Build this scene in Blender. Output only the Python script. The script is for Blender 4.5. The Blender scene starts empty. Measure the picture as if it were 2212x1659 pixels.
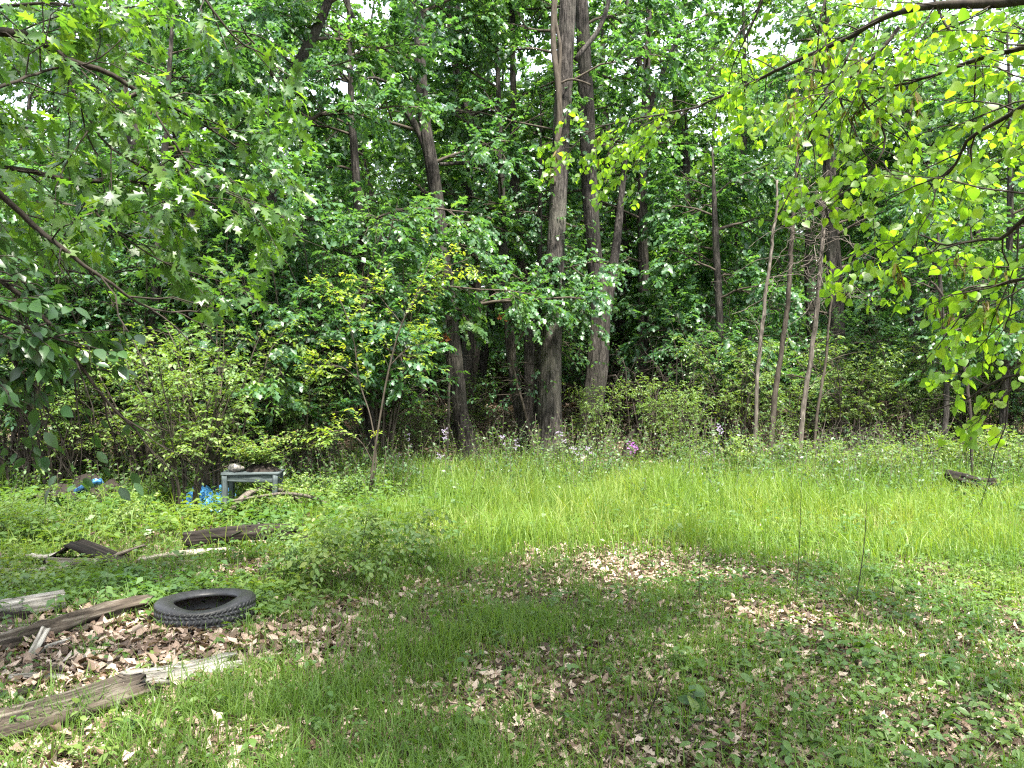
import bpy, math
import numpy as np
from mathutils import Matrix, Vector

# ------------------------------------------------------------------ camera, sky, sun, exposure
sc = bpy.context.scene
COL = sc.collection
cam_d = bpy.data.cameras.new("camera")
cam_d.sensor_width = 36.0
cam_d.lens = 18.0 / math.tan(math.radians(65.0 / 2))
cam_d.clip_start = 0.05
cam_d.clip_end = 2000
cam = bpy.data.objects.new("camera", cam_d)
COL.objects.link(cam)
EYE = 1.6
cam.location = (0, 0, EYE)
cam.rotation_euler = (math.radians(90), 0, 0)
sc.camera = cam

SUN_DIR = Vector((0.20, -0.40, 1.0)).normalized()      # towards the sun
w = bpy.data.worlds.new("World")
sc.world = w
w.use_nodes = True
wn = w.node_tree.nodes
sky = wn.new("ShaderNodeTexSky")
sky.sky_type = 'NISHITA'
sky.sun_disc = False
sky.sun_elevation = math.asin(SUN_DIR.z)
sky.sun_rotation = math.atan2(SUN_DIR.x, SUN_DIR.y)
sky.air_density = 1.0
sky.dust_density = 4.0
sky.ozone_density = 0.8
wn["Background"].inputs["Strength"].default_value = 0.125
veil = wn.new("ShaderNodeMix")                     # even veil of thin high cloud over the whole sky
veil.data_type = 'RGBA'
veil.inputs[0].default_value = 0.42
veil.inputs[7].default_value = (9.0, 9.3, 9.8, 1)
w.node_tree.links.new(sky.outputs[0], veil.inputs[6])
w.node_tree.links.new(veil.outputs[2], wn["Background"].inputs["Color"])
sl = bpy.data.lights.new("sun", 'SUN')
sl.energy = 5.0
sl.angle = math.radians(4.0)
sl.color = (1.0, 0.95, 0.86)
sun = bpy.data.objects.new("sun", sl)
COL.objects.link(sun)
sun.rotation_euler = SUN_DIR.to_track_quat('Z', 'Y').to_euler()
vs = sc.view_settings
vs.view_transform = 'Standard'
vs.look = 'None'
vs.exposure = 2.1
vs.gamma = 1.0
vs.use_curve_mapping = False
cy = sc.cycles
cy.max_bounces = 10
cy.diffuse_bounces = 7
cy.glossy_bounces = 2
cy.transmission_bounces = 8
cy.transparent_max_bounces = 4
cy.caustics_reflective = False
cy.caustics_refractive = False
cy.sample_clamp_indirect = 6.0
cy.filter_width = 1.25
cy.use_denoising = False

RNG = np.random.default_rng(11)
FPX = 1735.7                      # focal length in pixels of the 2212-wide view the layout was measured in


def Q(x, y, Y):
    """a sight line measured in the photograph, at distance Y in metres"""
    return np.array([(x - 1106.0) / FPX * Y, Y, EYE - (y - 829.5) / FPX * Y])


def _hash(i, j, s):
    v = np.sin(i * 127.1 + j * 311.7 + s * 74.7) * 43758.5453
    return v - np.floor(v)


def noise2(x, y, s=0):
    xi, yi = np.floor(x), np.floor(y)
    fx, fy = x - xi, y - yi
    fx = fx * fx * (3 - 2 * fx)
    fy = fy * fy * (3 - 2 * fy)
    a, b = _hash(xi, yi, s), _hash(xi + 1, yi, s)
    c, d = _hash(xi, yi + 1, s), _hash(xi + 1, yi + 1, s)
    return (a * (1 - fx) + b * fx) * (1 - fy) + (c * (1 - fx) + d * fx) * fy


def gh(x, y):
    """ground height"""
    x = np.asarray(x, float)
    y = np.asarray(y, float)
    t = np.clip((y - 15.0) / 14.0, 0, 1)
    rise = 0.75 * t * t * (3 - 2 * t)
    u = np.clip((y - 46.0) / 70.0, 0, 1)
    rise = rise + 9.0 * u * u * (3 - 2 * u)
    return rise + 0.05 * (noise2(x * .7, y * .7, 3) - .5) + 0.16 * (noise2(x * .13 + 5, y * .13, 4) - .5) * np.clip((y - 6) / 8, 0, 1)


def GP(x, y):
    """ground point under a spot measured in the 2212-wide view"""
    Y = EYE * FPX / (y - 829.5)
    for _ in range(6):
        X = (x - 1106) / FPX * Y
        Y = (EYE - float(gh(X, Y))) * FPX / (y - 829.5)
    return np.array([(x - 1106) / FPX * Y, Y, float(gh((x - 1106) / FPX * Y, Y))])


def proj(p):
    p = np.asarray(p)
    Y = np.maximum(p[..., 1], 1e-3)
    return 1106 + p[..., 0] / Y * FPX, 829.5 - (p[..., 2] - EYE) / Y * FPX


def nrm(v):
    return v / np.maximum(np.linalg.norm(v, axis=-1, keepdims=True), 1e-9)


# ------------------------------------------------------------------ mesh collecting
class MB:
    def __init__(s):
        s.V, s.F, s.R, s.n = [], [], [], 0

    def add(s, V, faces, rnd=0.5):
        V = np.asarray(V, float).reshape(-1, 3)
        for f in faces:
            f = np.asarray(f, np.int64)
            if f.size:
                s.F.append(f + s.n)
        s.V.append(V)
        r = np.asarray(rnd, float)
        s.R.append(np.full(len(V), float(r)) if r.ndim == 0 else r.reshape(-1))
        s.n += len(V)

    def mesh(s, name, mat, smooth=False, origin=None):
        V = np.concatenate(s.V) if s.V else np.zeros((0, 3))
        if origin is not None:
            V = V - np.asarray(origin)
        me = bpy.data.meshes.new(name)
        me.vertices.add(len(V))
        me.vertices.foreach_set("co", V.astype(np.float32).ravel())
        tot = np.concatenate([np.full(len(f), f.shape[1]) for f in s.F]) if s.F else np.zeros(0, int)
        idx = np.concatenate([f.ravel() for f in s.F]) if s.F else np.zeros(0, int)
        me.loops.add(len(idx))
        me.loops.foreach_set("vertex_index", idx.astype(np.int32))
        me.polygons.add(len(tot))
        st = np.concatenate([[0], np.cumsum(tot)[:-1]]) if len(tot) else tot
        me.polygons.foreach_set("loop_start", st.astype(np.int32))
        if smooth:
            me.polygons.foreach_set("use_smooth", np.ones(len(tot), bool))
        at = me.attributes.new("rnd", 'FLOAT', 'POINT')
        at.data.foreach_set("value", np.concatenate(s.R).astype(np.float32))
        me.update(calc_edges=True)
        if mat:
            me.materials.append(mat)
        return me

    def obj(s, name, mat, parent=None, smooth=False, origin=None):
        if origin is None and parent is not None:
            origin = parent.location
        o = bpy.data.objects.new(name, s.mesh(name, mat, smooth, origin))
        COL.objects.link(o)
        if parent is not None:
            o.parent = parent
        elif origin is not None:
            o.location = origin
        return o


def tag(o, label=None, cat=None, group=None, kind=None):
    if label:
        o["label"] = label
    if cat:
        o["category"] = cat
    if group:
        o["group"] = group
    if kind:
        o["kind"] = kind
    return o


def thing(name, label, cat, loc, group=None):
    o = bpy.data.objects.new(name, None)
    o.empty_display_size = .2
    COL.objects.link(o)
    o.location = tuple(float(v) for v in loc)
    return tag(o, label, cat, group)


def copy_tree(root, loc, rz, scale, label, cat, group):
    r = root.copy()
    COL.objects.link(r)
    r.location = loc
    r.rotation_euler = (0, 0, rz)
    r.scale = (scale,) * 3 if np.isscalar(scale) else scale
    tag(r, label, cat, group)
    for ch in list(root.children):
        c = ch.copy()
        COL.objects.link(c)
        c.parent = r
    return r


# ------------------------------------------------------------------ materials
def new_mat(name):
    m = bpy.data.materials.new(name)
    m.use_nodes = True
    nt = m.node_tree
    for n in list(nt.nodes):
        nt.nodes.remove(n)
    out = nt.nodes.new("ShaderNodeOutputMaterial")
    return m, nt, out


def ramp(nt, stops):
    r = nt.nodes.new("ShaderNodeValToRGB")
    els = r.color_ramp.elements
    while len(els) < len(stops):
        els.new(0.5)
    for e, (p, c) in zip(els, stops):
        e.position = p
        e.color = (*c, 1)
    return r


def leaf_mat(name, cols, trans_gain=2.2, trans=0.38, rough=0.4, spec=0.5, yellow=0.0):
    m, nt, out = new_mat(name)
    L = nt.links.new
    a = nt.nodes.new("ShaderNodeAttribute")
    a.attribute_name = "rnd"
    k = len(cols)
    r = ramp(nt, [(i / max(k - 1, 1), c) for i, c in enumerate(cols)])
    L(a.outputs["Fac"], r.inputs[0])
    b = nt.nodes.new("ShaderNodeBsdfPrincipled")
    b.inputs["Roughness"].default_value = rough
    b.inputs["Specular IOR Level"].default_value = spec
    L(r.outputs[0], b.inputs["Base Color"])
    t = nt.nodes.new("ShaderNodeBsdfTranslucent")
    g = nt.nodes.new("ShaderNodeMix")
    g.data_type = 'RGBA'
    g.blend_type = 'MULTIPLY'
    g.inputs[0].default_value = 1
    L(r.outputs[0], g.inputs[6])
    g.inputs[7].default_value = (trans_gain * 1.12, trans_gain * 1.1, trans_gain * .35, 1)
    L(g.outputs[2], t.inputs["Color"])
    mx = nt.nodes.new("ShaderNodeMixShader")
    mx.inputs[0].default_value = trans
    L(b.outputs[0], mx.inputs[1])
    L(t.outputs[0], mx.inputs[2])
    L(mx.outputs[0], out.inputs[0])
    return m


def bark_mat(name, c1, c2, c3=None, sx=16, sz=1.6, bump=0.6, rough=0.9, moss=None, dist=.02):
    m, nt, out = new_mat(name)
    L = nt.links.new
    tc = nt.nodes.new("ShaderNodeTexCoord")
    mp = nt.nodes.new("ShaderNodeMapping")
    mp.inputs["Scale"].default_value = (sx, sx, sz)
    L(tc.outputs["Object"], mp.inputs[0])
    n1 = nt.nodes.new("ShaderNodeTexNoise")
    n1.inputs["Scale"].default_value = 1.0
    n1.inputs["Detail"].default_value = 5
    n1.inputs["Roughness"].default_value = .65
    L(mp.outputs[0], n1.inputs["Vector"])
    r = ramp(nt, [(.38, c1), (.52, c2), (.66, c3 or c2)])
    L(n1.outputs[0], r.inputs[0])
    n2 = nt.nodes.new("ShaderNodeTexNoise")
    n2.inputs["Scale"].default_value = 1.7
    n2.inputs["Detail"].default_value = 3
    L(tc.outputs["Object"], n2.inputs["Vector"])
    mix = nt.nodes.new("ShaderNodeMix")
    mix.data_type = 'RGBA'
    mix.blend_type = 'MIX'
    r2 = ramp(nt, [(.45, (0, 0, 0)), (.68, (.6, .6, .6))])
    L(n2.outputs[0], r2.inputs[0])
    L(r2.outputs[0], mix.inputs[0])
    L(r.outputs[0], mix.inputs[6])
    mix.inputs[7].default_value = (*(moss or c2), 1)
    b = nt.nodes.new("ShaderNodeBsdfPrincipled")
    b.inputs["Roughness"].default_value = rough
    b.inputs["Specular IOR Level"].default_value = .2
    L(mix.outputs[2], b.inputs["Base Color"])
    bp = nt.nodes.new("ShaderNodeBump")
    bp.inputs["Strength"].default_value = bump
    bp.inputs["Distance"].default_value = dist
    L(n1.outputs[0], bp.inputs["Height"])
    L(bp.outputs[0], b.inputs["Normal"])
    L(b.outputs[0], out.inputs[0])
    return m


def plain_mat(name, c1, c2, scale=8, rough=.7, spec=.3, bump=.2, dist=.005):
    m, nt, out = new_mat(name)
    L = nt.links.new
    tc = nt.nodes.new("ShaderNodeTexCoord")
    n1 = nt.nodes.new("ShaderNodeTexNoise")
    n1.inputs["Scale"].default_value = scale
    n1.inputs["Detail"].default_value = 6
    n1.inputs["Roughness"].default_value = .65
    L(tc.outputs["Object"], n1.inputs["Vector"])
    r = ramp(nt, [(.35, c1), (.65, c2)])
    L(n1.outputs[0], r.inputs[0])
    b = nt.nodes.new("ShaderNodeBsdfPrincipled")
    b.inputs["Roughness"].default_value = rough
    b.inputs["Specular IOR Level"].default_value = spec
    L(r.outputs[0], b.inputs["Base Color"])
    bp = nt.nodes.new("ShaderNodeBump")
    bp.inputs["Strength"].default_value = bump
    bp.inputs["Distance"].default_value = dist
    L(n1.outputs[0], bp.inputs["Height"])
    L(bp.outputs[0], b.inputs["Normal"])
    L(b.outputs[0], out.inputs[0])
    return m


def wood_mat(name, c1, c2, c3, sx=2.5, syz=38, bump=.7):
    """weathered timber: grain runs along the object's own X axis"""
    m = bark_mat(name, c1, c2, c3, sx=1, sz=1, bump=bump, rough=.85, dist=.01)
    for n in m.node_tree.nodes:
        if n.bl_idname == "ShaderNodeMapping":
            n.inputs["Scale"].default_value = (sx, syz, syz)
    return m


M = {}
M['oak'] = leaf_mat('oak_leaf', [(.030, .084, .042), (.044, .112, .048), (.062, .140, .050), (.110, .180, .047)], trans_gain=2.2, trans=.41, rough=.42, spec=.7)
M['oak_near'] = leaf_mat('oak_leaf_near', [(.030, .075, .018), (.045, .105, .022), (.070, .140, .024), (.11, .18, .03)], trans_gain=2.7, trans=.42, rough=.38, spec=.7)
M['wood_far'] = leaf_mat('far_leaf', [(.036, .090, .040), (.054, .124, .044), (.080, .158, .046), (.14, .21, .048)], trans_gain=2.2, trans=.44, rough=.42, spec=.5)
M['shrub'] = leaf_mat('shrub_leaf', [(.026, .076, .040), (.040, .102, .046), (.062, .134, .048), (.11, .18, .05)], trans_gain=2.2, trans=.38, rough=.4, spec=.5)
M['redbud'] = leaf_mat('redbud_leaf', [(.060, .130, .018), (.085, .165, .020), (.110, .195, .022), (.15, .22, .025)], trans_gain=2.6, trans=.55, rough=.42, spec=.45)
M['oval'] = leaf_mat('oval_leaf', [(.020, .055, .018), (.032, .078, .022), (.046, .105, .028)], trans_gain=2.0, trans=.30, rough=.34, spec=.6)
M['sapling'] = leaf_mat('sapling_leaf', [(.09, .17, .035), (.13, .21, .04), (.19, .25, .045), (.30, .31, .05)], trans_gain=2.0, trans=.42, rough=.45, spec=.4)
M['grass'] = leaf_mat('grass_blade', [(.055, .105, .022), (.075, .140, .026), (.100, .170, .030), (.16, .20, .05)], trans_gain=1.9, trans=.40, rough=.5, spec=.35)
M['meadow'] = leaf_mat('meadow_grass_blade', [(.075, .150, .026), (.102, .185, .030), (.130, .212, .034), (.20, .24, .06)], trans_gain=1.8, trans=.42, rough=.5, spec=.35)
M['cover'] = leaf_mat('ground_cover_leaf', [(.040, .092, .026), (.058, .120, .030), (.085, .150, .035), (.14, .19, .04)], trans_gain=1.9, trans=.34, rough=.42, spec=.45)
M['bramble'] = leaf_mat('bramble_leaf', [(.06, .12, .035), (.09, .16, .045), (.13, .20, .05), (.22, .25, .08)], trans_gain=1.8, trans=.36, rough=.5, spec=.4)
M['weed'] = leaf_mat('weed_leaf', [(.040, .092, .040), (.058, .120, .046), (.085, .150, .050), (.15, .20, .07)], trans_gain=1.9, trans=.36, rough=.45, spec=.5)
M['litter'] = leaf_mat('dead_leaf', [(.040, .024, .017), (.15, .098, .070), (.30, .22, .17), (.48, .39, .325)], trans_gain=.8, trans=.12, rough=.6, spec=.35)
M['pod'] = leaf_mat('seed_pod', [(.10, .11, .025), (.16, .15, .035), (.20, .14, .045)], trans_gain=1.6, trans=.35, rough=.5, spec=.4)
M['orange'] = leaf_mat('wilted_leaf', [(.35, .12, .05), (.45, .17, .08)], trans_gain=1.2, trans=.3, rough=.6)
M['bark'] = bark_mat('oak_bark', (.008, .007, .006), (.036, .031, .027), (.085, .076, .067), sx=26, sz=4.6, bump=1.0, dist=.05, moss=(.050, .049, .037))
M['bark_grey'] = bark_mat('grey_bark', (.010, .0086, .0075), (.043, .038, .033), (.098, .088, .078), sx=24, sz=4.2, bump=1.0, dist=.06, moss=(.13, .125, .10))
M['twig'] = bark_mat('twig_bark', (.030, .024, .018), (.060, .050, .038), (.09, .075, .06), sx=20, sz=6, bump=.3)
M['twig_dark'] = bark_mat('dark_twig_bark', (.018, .015, .012), (.034, .028, .022), (.05, .042, .034), sx=20, sz=6, bump=.3)
M['dead'] = bark_mat('dead_stem', (.040, .034, .027), (.092, .079, .064), (.165, .145, .12), sx=25, sz=5, bump=.3)
M['grey_wood'] = wood_mat('grey_timber', (.06, .054, .046), (.22, .204, .18), (.40, .38, .345))
M['brown_wood'] = wood_mat('rotten_timber', (.016, .012, .009), (.068, .054, .041), (.17, .148, .122))
M['dark_wood'] = wood_mat('dark_timber', (.005, .004, .0035), (.015, .0115, .009), (.042, .034, .028))
M['pale_wood'] = wood_mat('pale_timber', (.12, .10, .08), (.23, .20, .165), (.36, .33, .285))
M['rubber'] = plain_mat('tyre_rubber', (.010, .010, .011), (.022, .022, .024), 30, rough=.48, spec=.45, bump=.12, dist=.002)
M['table'] = wood_mat('flaking_grey_green_paint', (.025, .032, .033), (.055, .070, .072), (.12, .138, .138), syz=22, bump=.4)
M['tarp'] = plain_mat('blue_tarpaulin', (.05, .26, .62), (.14, .46, .85), 9, rough=.38, spec=.5)
M['blue_dark'] = plain_mat('dark_blue_plastic', (.02, .07, .20), (.06, .24, .52), 14, rough=.3, spec=.6)
M['card'] = plain_mat('brown_darkened_for_shade', (.009, .0065, .005), (.022, .016, .0125), 10, rough=.9, bump=.5)  # brown taken darker so the colour carries the heap's shade
M['stone'] = plain_mat('weathered_stone', (.16, .14, .12), (.34, .31, .28), 22, rough=.9, bump=.7, dist=.02)
M['black'] = plain_mat('black_plastic', (.010, .010, .011), (.020, .020, .022), 12, rough=.45)
M['petal'] = leaf_mat('pale_petal', [(.34, .26, .46), (.42, .36, .52), (.50, .47, .56)], trans_gain=.7, trans=.3, rough=.6)
M['petal_m'] = leaf_mat('magenta_petal', [(.30, .07, .40), (.38, .12, .48), (.46, .22, .56)], trans_gain=.7, trans=.3, rough=.6)


def ground_mat():
    m, nt, out = new_mat('woodland_soil')
    L = nt.links.new
    tc = nt.nodes.new("ShaderNodeTexCoord")
    n1 = nt.nodes.new("ShaderNodeTexNoise")
    n1.inputs["Scale"].default_value = 9
    n1.inputs["Detail"].default_value = 8
    n1.inputs["Roughness"].default_value = .7
    L(tc.outputs["Object"], n1.inputs["Vector"])
    vo = nt.nodes.new("ShaderNodeTexVoronoi")
    vo.inputs["Scale"].default_value = 14
    L(tc.outputs["Object"], vo.inputs["Vector"])
    r = ramp(nt, [(.3, (.022, .015, .010)), (.5, (.060, .042, .028)), (.72, (.13, .092, .064))])
    mxv = nt.nodes.new("ShaderNodeMath")
    mxv.operation = 'MULTIPLY_ADD'
    L(vo.outputs["Color"], mxv.inputs[0])
    mxv.inputs[1].default_value = .35
    L(n1.outputs[0], mxv.inputs[2])
    sub = nt.nodes.new("ShaderNodeMath")
    sub.operation = 'SUBTRACT'
    L(mxv.outputs[0], sub.inputs[0])
    sub.inputs[1].default_value = .15
    L(sub.outputs[0], r.inputs[0])
    b = nt.nodes.new("ShaderNodeBsdfPrincipled")
    b.inputs["Roughness"].default_value = .95
    b.inputs["Specular IOR Level"].default_value = .15
    L(r.outputs[0], b.inputs["Base Color"])
    bp = nt.nodes.new("ShaderNodeBump")
    bp.inputs["Strength"].default_value = .8
    bp.inputs["Distance"].default_value = .03
    L(mxv.outputs[0], bp.inputs["Height"])
    L(bp.outputs[0], b.inputs["Normal"])
    L(b.outputs[0], out.inputs[0])
    return m


# ------------------------------------------------------------------ leaf shapes (x across, y along from the stalk, z out of the blade)
def half_leaf(right, mid, panels, fold=.12, droop=.18, curl=0.0):
    """right: outline points of one half; mid: midrib points; panels: faces over names ('r',i) / ('m',i)"""
    V, F = [], {}
    V += [(0, y, 0) for y in mid]
    nm = len(mid)
    V += [(x, y, 0) for x, y in right]
    nr = len(right)
    V += [(-x, y, 0) for x, y in right]
    faces = []
    for p in panels:
        a = [i if k == 'm' else nm + i for k, i in p]
        faces.append(a)
        faces.append([i if k == 'm' else nm + nr + i for k, i in reversed(p)])
    V = np.array(V, float)
    V[:, 2] = fold * np.abs(V[:, 0]) - droop * V[:, 1] ** 2 - curl * V[:, 0] ** 2
    by = {}
    for f in faces:
        by.setdefault(len(f), []).append(f)
    return V, [np.array(v) for v in by.values()]


OAK_HI = [half_leaf([(.03, .14), (.20, .16 + d), (.09, .30), (.37, .46 + d), (.13, .54), (.31, .80 + d), (.10, .80)],
                    [0.0, .30, .54, .80, 1.04],
                    [[('m', 0), ('r', 0), ('r', 1), ('r', 2), ('m', 1)],
                     [('m', 1), ('r', 2), ('r', 3), ('r', 4), ('m', 2)],
                     [('m', 2), ('r', 4), ('r', 5), ('r', 6), ('m', 3)],
                     [('m', 3), ('r', 6), ('m', 4)]], fold=f, droop=dr) for d, f, dr in ((.04, .15, .25), (.07, .3, .12), (.0, .05, .42))]
OAK_MID = [half_leaf([(.22, .22), (.10, .36), (.36, .62), (.12, .70)], [0.0, .36, .70, 1.04],
                     [[('m', 0), ('r', 0), ('r', 1), ('m', 1)], [('m', 1), ('r', 1), ('r', 2), ('r', 3), ('m', 2)], [('m', 2), ('r', 3), ('m', 3)]],
                     fold=f, droop=dr) for f, dr in ((.15, .25), (.3, .1), (.05, .45))]
HEART = [half_leaf([(.20, -.10), (.44, .04), (.52, .28), (.42, .56), (.20, .84)], [.02, .30, .62, 1.06],
                   [[('m', 0), ('r', 0), ('r', 1), ('r', 2), ('m', 1)], [('m', 1), ('r', 2), ('r', 3), ('m', 2)], [('m', 2), ('r', 3), ('r', 4), ('m', 3)]],
                   fold=f, droop=dr) for f, dr in ((.12, .15), (.28, .05), (.0, .35))]
OVAL = [half_leaf([(.22, .22), (.27, .55), (.14, .82)], [0, .5, 1.0],
                  [[('m', 0), ('r', 0), ('r', 1), ('m', 1)], [('m', 1), ('r', 1), ('r', 2), ('m', 2)]], fold=f, droop=dr) for f, dr in ((.2, .2), (.35, .05), (.05, .4))]
KITE = [(np.array([(0, 0, 0), (.27, .45, fz), (0, 1, -dr), (-.27, .45, fz)], float), [np.array([[0, 1, 2, 3]])]) for fz, dr in ((.06, .2), (.12, .05))]
STAR = [(np.array([(0, 0, 0), (.30, .25, .05), (.13, .42, .02), (.34, .72, .02), (0, 1, -.2), (-.34, .72, .02), (-.13, .42, .02), (-.30, .25, .05)], float),
         [np.array([[0, 1, 2, 6], [0, 6, 7, 7]])[:0] if False else np.array([[0, 1, 2, 6]]), np.array([[0, 6, 7], [2, 3, 4], [6, 4, 5], [2, 4, 6]])])]


def leaves(mb, tmpl, pos, d, n, size, rnd):
    """one blade for each row: stalk at pos, pointing along d, facing n"""
    d = nrm(d)
    s = nrm(np.cross(d, n))
    n2 = np.cross(s, d)
    k = len(tmpl)
    for q in range(k):
        sel = slice(q, None, k)
        T, F = tmpl[q]
        p = pos[sel]
        if not len(p):
            continue
        sz = size[sel][:, None, None]
        V = p[:, None] + sz * (T[None, :, 0:1] * s[sel][:, None] + T[None, :, 1:2] * d[sel][:, None] + T[None, :, 2:3] * n2[sel][:, None])
        off = (np.arange(len(p)) * len(T))[:, None, None]
        mb.add(V, [(f[None] + off).reshape(-1, f.shape[1]) for f in F], np.repeat(rnd[sel], len(T)))


# ------------------------------------------------------------------ stems
def resample(P, R, step):
    P = np.asarray(P, float)
    R = np.asarray(R, float)
    seg = np.linalg.norm(np.diff(P, axis=0), axis=1)
    t = np.concatenate([[0], np.cumsum(seg)])
    n = max(3, int(t[-1] / step) + 1)
    u = np.linspace(0, t[-1], n)
    # Catmull-Rom (Hermite with finite-difference tangents)
    m = np.gradient(P, t, axis=0)
    i = np.clip(np.searchsorted(t, u, side='right') - 1, 0, len(t) - 2)
    h = (t[i + 1] - t[i])
    a = ((u - t[i]) / h)[:, None]
    h = h[:, None]
    out = (2 * a**3 - 3 * a**2 + 1) * P[i] + (a**3 - 2 * a**2 + a) * h * m[i] + (-2 * a**3 + 3 * a**2) * P[i + 1] + (a**3 - a**2) * h * m[i + 1]
    return out, np.interp(u, t, R)


def tubes(mb, P, R, sides=5, rnd=.5, ridge=0.0, seed=0):
    """P (n,K,3), R (n,K)"""
    P = np.asarray(P, float)
    R = np.asarray(R, float)
    if P.ndim == 2:
        P, R = P[None], R[None]
    n, K, _ = P.shape
    t = nrm(np.gradient(P, axis=1))
    ref = np.where(np.abs(t[:, :1, 2:3]) > .8, np.array([1.0, .1, 0]), np.array([0, 0, 1.0]))
    s = nrm(np.cross(t, np.broadcast_to(ref, t.shape)))
    b = np.cross(t, s)
    th = np.linspace(0, 2 * np.pi, sides, endpoint=False)
    rr = R[:, :, None] * np.ones(sides)
    if ridge:
        zz = np.arange(K)[None, :, None] * .5
        rr = rr * (1 + ridge * (np.sin(th * round(sides / 3.0) + seed + .7 * np.sin(zz * .7 + seed)) + .6 * np.sin(th * 3 + zz * .35 + seed * 2) + .5 * np.sin(th * 2 - zz * .21)
                                + .9 * (noise2(th[None, None] * 3 + seed, zz * 1.4, seed) - .5)
                                + 3.2 * (noise2(th[None, None] * sides * .075 + 3 * noise2(th[None, None], zz * .5, 2), zz * .75 + seed, seed + 4) - .5)))
    V = P[:, :, None] + rr[..., None] * (np.cos(th)[:, None] * s[:, :, None] + np.sin(th)[:, None] * b[:, :, None])
    i = np.arange(K - 1)[:, None] * sides
    j = np.arange(sides)[None]
    j2 = (j + 1) % sides
    q = np.stack([i + j, i + j2, i + sides + j2, i + sides + j], -1).reshape(-1, 4)
    F = (q[None] + (np.arange(n) * K * sides)[:, None, None]).reshape(-1, 4)
    caps = []
    if sides == 3:
        caps = [(np.array([[0, 2, 1], [(K - 1) * 3, (K - 1) * 3 + 1, (K - 1) * 3 + 2]])[None] + (np.arange(n) * K * sides)[:, None, None]).reshape(-1, 3)]
    elif n == 1:
        caps = [np.array([list(range(sides))[::-1]]), np.array([[(K - 1) * sides + x for x in range(sides)]])]
    mb.add(V, [F] + caps, rnd)


def grow(P, R, m, L, spread, rng, K=5, t0=.15, up=0.0, droop=0.0, flat=1.0, rmax=.02, taper=.5, wob=.06, tip=.15):
    n, Kp, _ = P.shape
    t = t0 + (1 - t0) * (np.arange(m)[None] + rng.random((n, m))) / m
    f = t * (Kp - 1)
    i = np.clip(f.astype(int), 0, Kp - 2)
    a = (f - i)[..., None]
    rows = np.arange(n)[:, None]
    p0 = P[rows, i] * (1 - a) + P[rows, i + 1] * a
    tg = nrm(P[rows, i + 1] - P[rows, i])
    r0 = R[rows, i] * (1 - a[..., 0]) + R[rows, i + 1] * a[..., 0]
    rv = rng.normal(size=(n, m, 3))
    rv[..., 2] *= flat
    pe = nrm(rv - (rv * tg).sum(-1, keepdims=True) * tg)
    ang = spread * (.7 + .6 * rng.random((n, m, 1)))
    d = tg * np.cos(ang) + pe * np.sin(ang)
    d[..., 2] += up
    d = nrm(d)
    ln = L * (1 - taper * t) * (.65 + .7 * rng.random((n, m)))
    s = np.linspace(0, 1, K)
    pts = p0[:, :, None] + d[:, :, None] * (ln[..., None] * s)[..., None]
    pts[..., 2] += droop * ln[..., None] * s**2
    wb = np.cumsum(rng.normal(size=pts.shape) * wob, axis=2) * ln[..., None, None] * .5
    wb -= wb[:, :, :1]
    pts = pts + wb
    rad = np.minimum(r0 * .75, rmax)[..., None] * (1 - (1 - tip) * s)
    return pts.reshape(n * m, K, 3), rad.reshape(n * m, K)


def twig_leaves(P, m, size, rng, t0=.1, ang=.9, droop=.35, tilt=.4, up=1.0):
    """leaf stalks along twigs, alternating from side to side"""
    n, K, _ = P.shape
    t = t0 + (1 - t0) * (np.arange(m)[None] + .8 * rng.random((n, m))) / m
    f = np.clip(t, 0, .999) * (K - 1)
    i = np.clip(f.astype(int), 0, K - 2)
    a = (f - i)[..., None]
    rows = np.arange(n)[:, None]
    p = P[rows, i] * (1 - a) + P[rows, i + 1] * a
    tg = nrm(P[rows, i + 1] - P[rows, i])
    side = nrm(np.cross(tg, np.array([0, 0, 1.0])) + 1e-6)
    sg = np.where((np.arange(m) % 2) == 0, 1, -1)[None, :, None]
    an = ang * (.4 + 1.0 * rng.random((n, m, 1)))
    d = tg * np.cos(an) + side * sg * np.sin(an) + rng.normal(size=(n, m, 3)) * .18
    d[..., 2] -= droop * (.3 + 1.2 * rng.random((n, m)))
    nn = rng.normal(size=(n, m, 3)) * tilt
    nn[..., 2] += up
    sz = size * (.6 + .6 * rng.random((n, m)))
    return p.reshape(-1, 3), nrm(d.reshape(-1, 3)), nn.reshape(-1, 3), sz.reshape(-1)


def clumped(p, rng, k=.6, s=0.9):
    """tint that drifts from clump to clump as well as from leaf to leaf"""
    c = .5 * noise2(p[:, 0] * s + p[:, 2] * .6, p[:, 1] * s + p[:, 2] * .5, 9) + .5 * noise2(p[:, 0] * 2.7 * s, p[:, 2] * 2.7 * s + p[:, 1], 5)
    return np.clip(k * c + (1 - k) * rng.random(len(p)) ** 1.6, 0, 1)


# ------------------------------------------------------------------ the ground
def build_ground():
    mb = MB()
    xs = np.concatenate([[-260, -160, -110, -80], np.arange(-60, -9, 3.0), np.arange(-9, 9.01, .25), np.arange(12, 61, 3.0), [80, 110, 160, 260]])
    ys = np.concatenate([[-160, -80, -40, -20, -10, -4, 0], np.arange(1.5, 20, .25), np.arange(20, 62, 2.0), [66, 70, 75, 80, 90, 100, 110, 120, 180, 300]])
    X, Yy = np.meshgrid(xs, ys)
    Z = gh(X, Yy)
    nx, ny = len(xs), len(ys)
    i = np.arange(ny - 1)[:, None] * nx + np.arange(nx - 1)[None]
    F = np.stack([i, i + 1, i + nx + 1, i + nx], -1).reshape(-1, 4)
    mb.add(np.stack([X, Yy, Z], -1), [F])
    o = mb.obj("ground", ground_mat(), smooth=True)
    tag(o, "brown woodland soil under grass and dead leaves", "ground", kind="structure")


build_ground()

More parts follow.
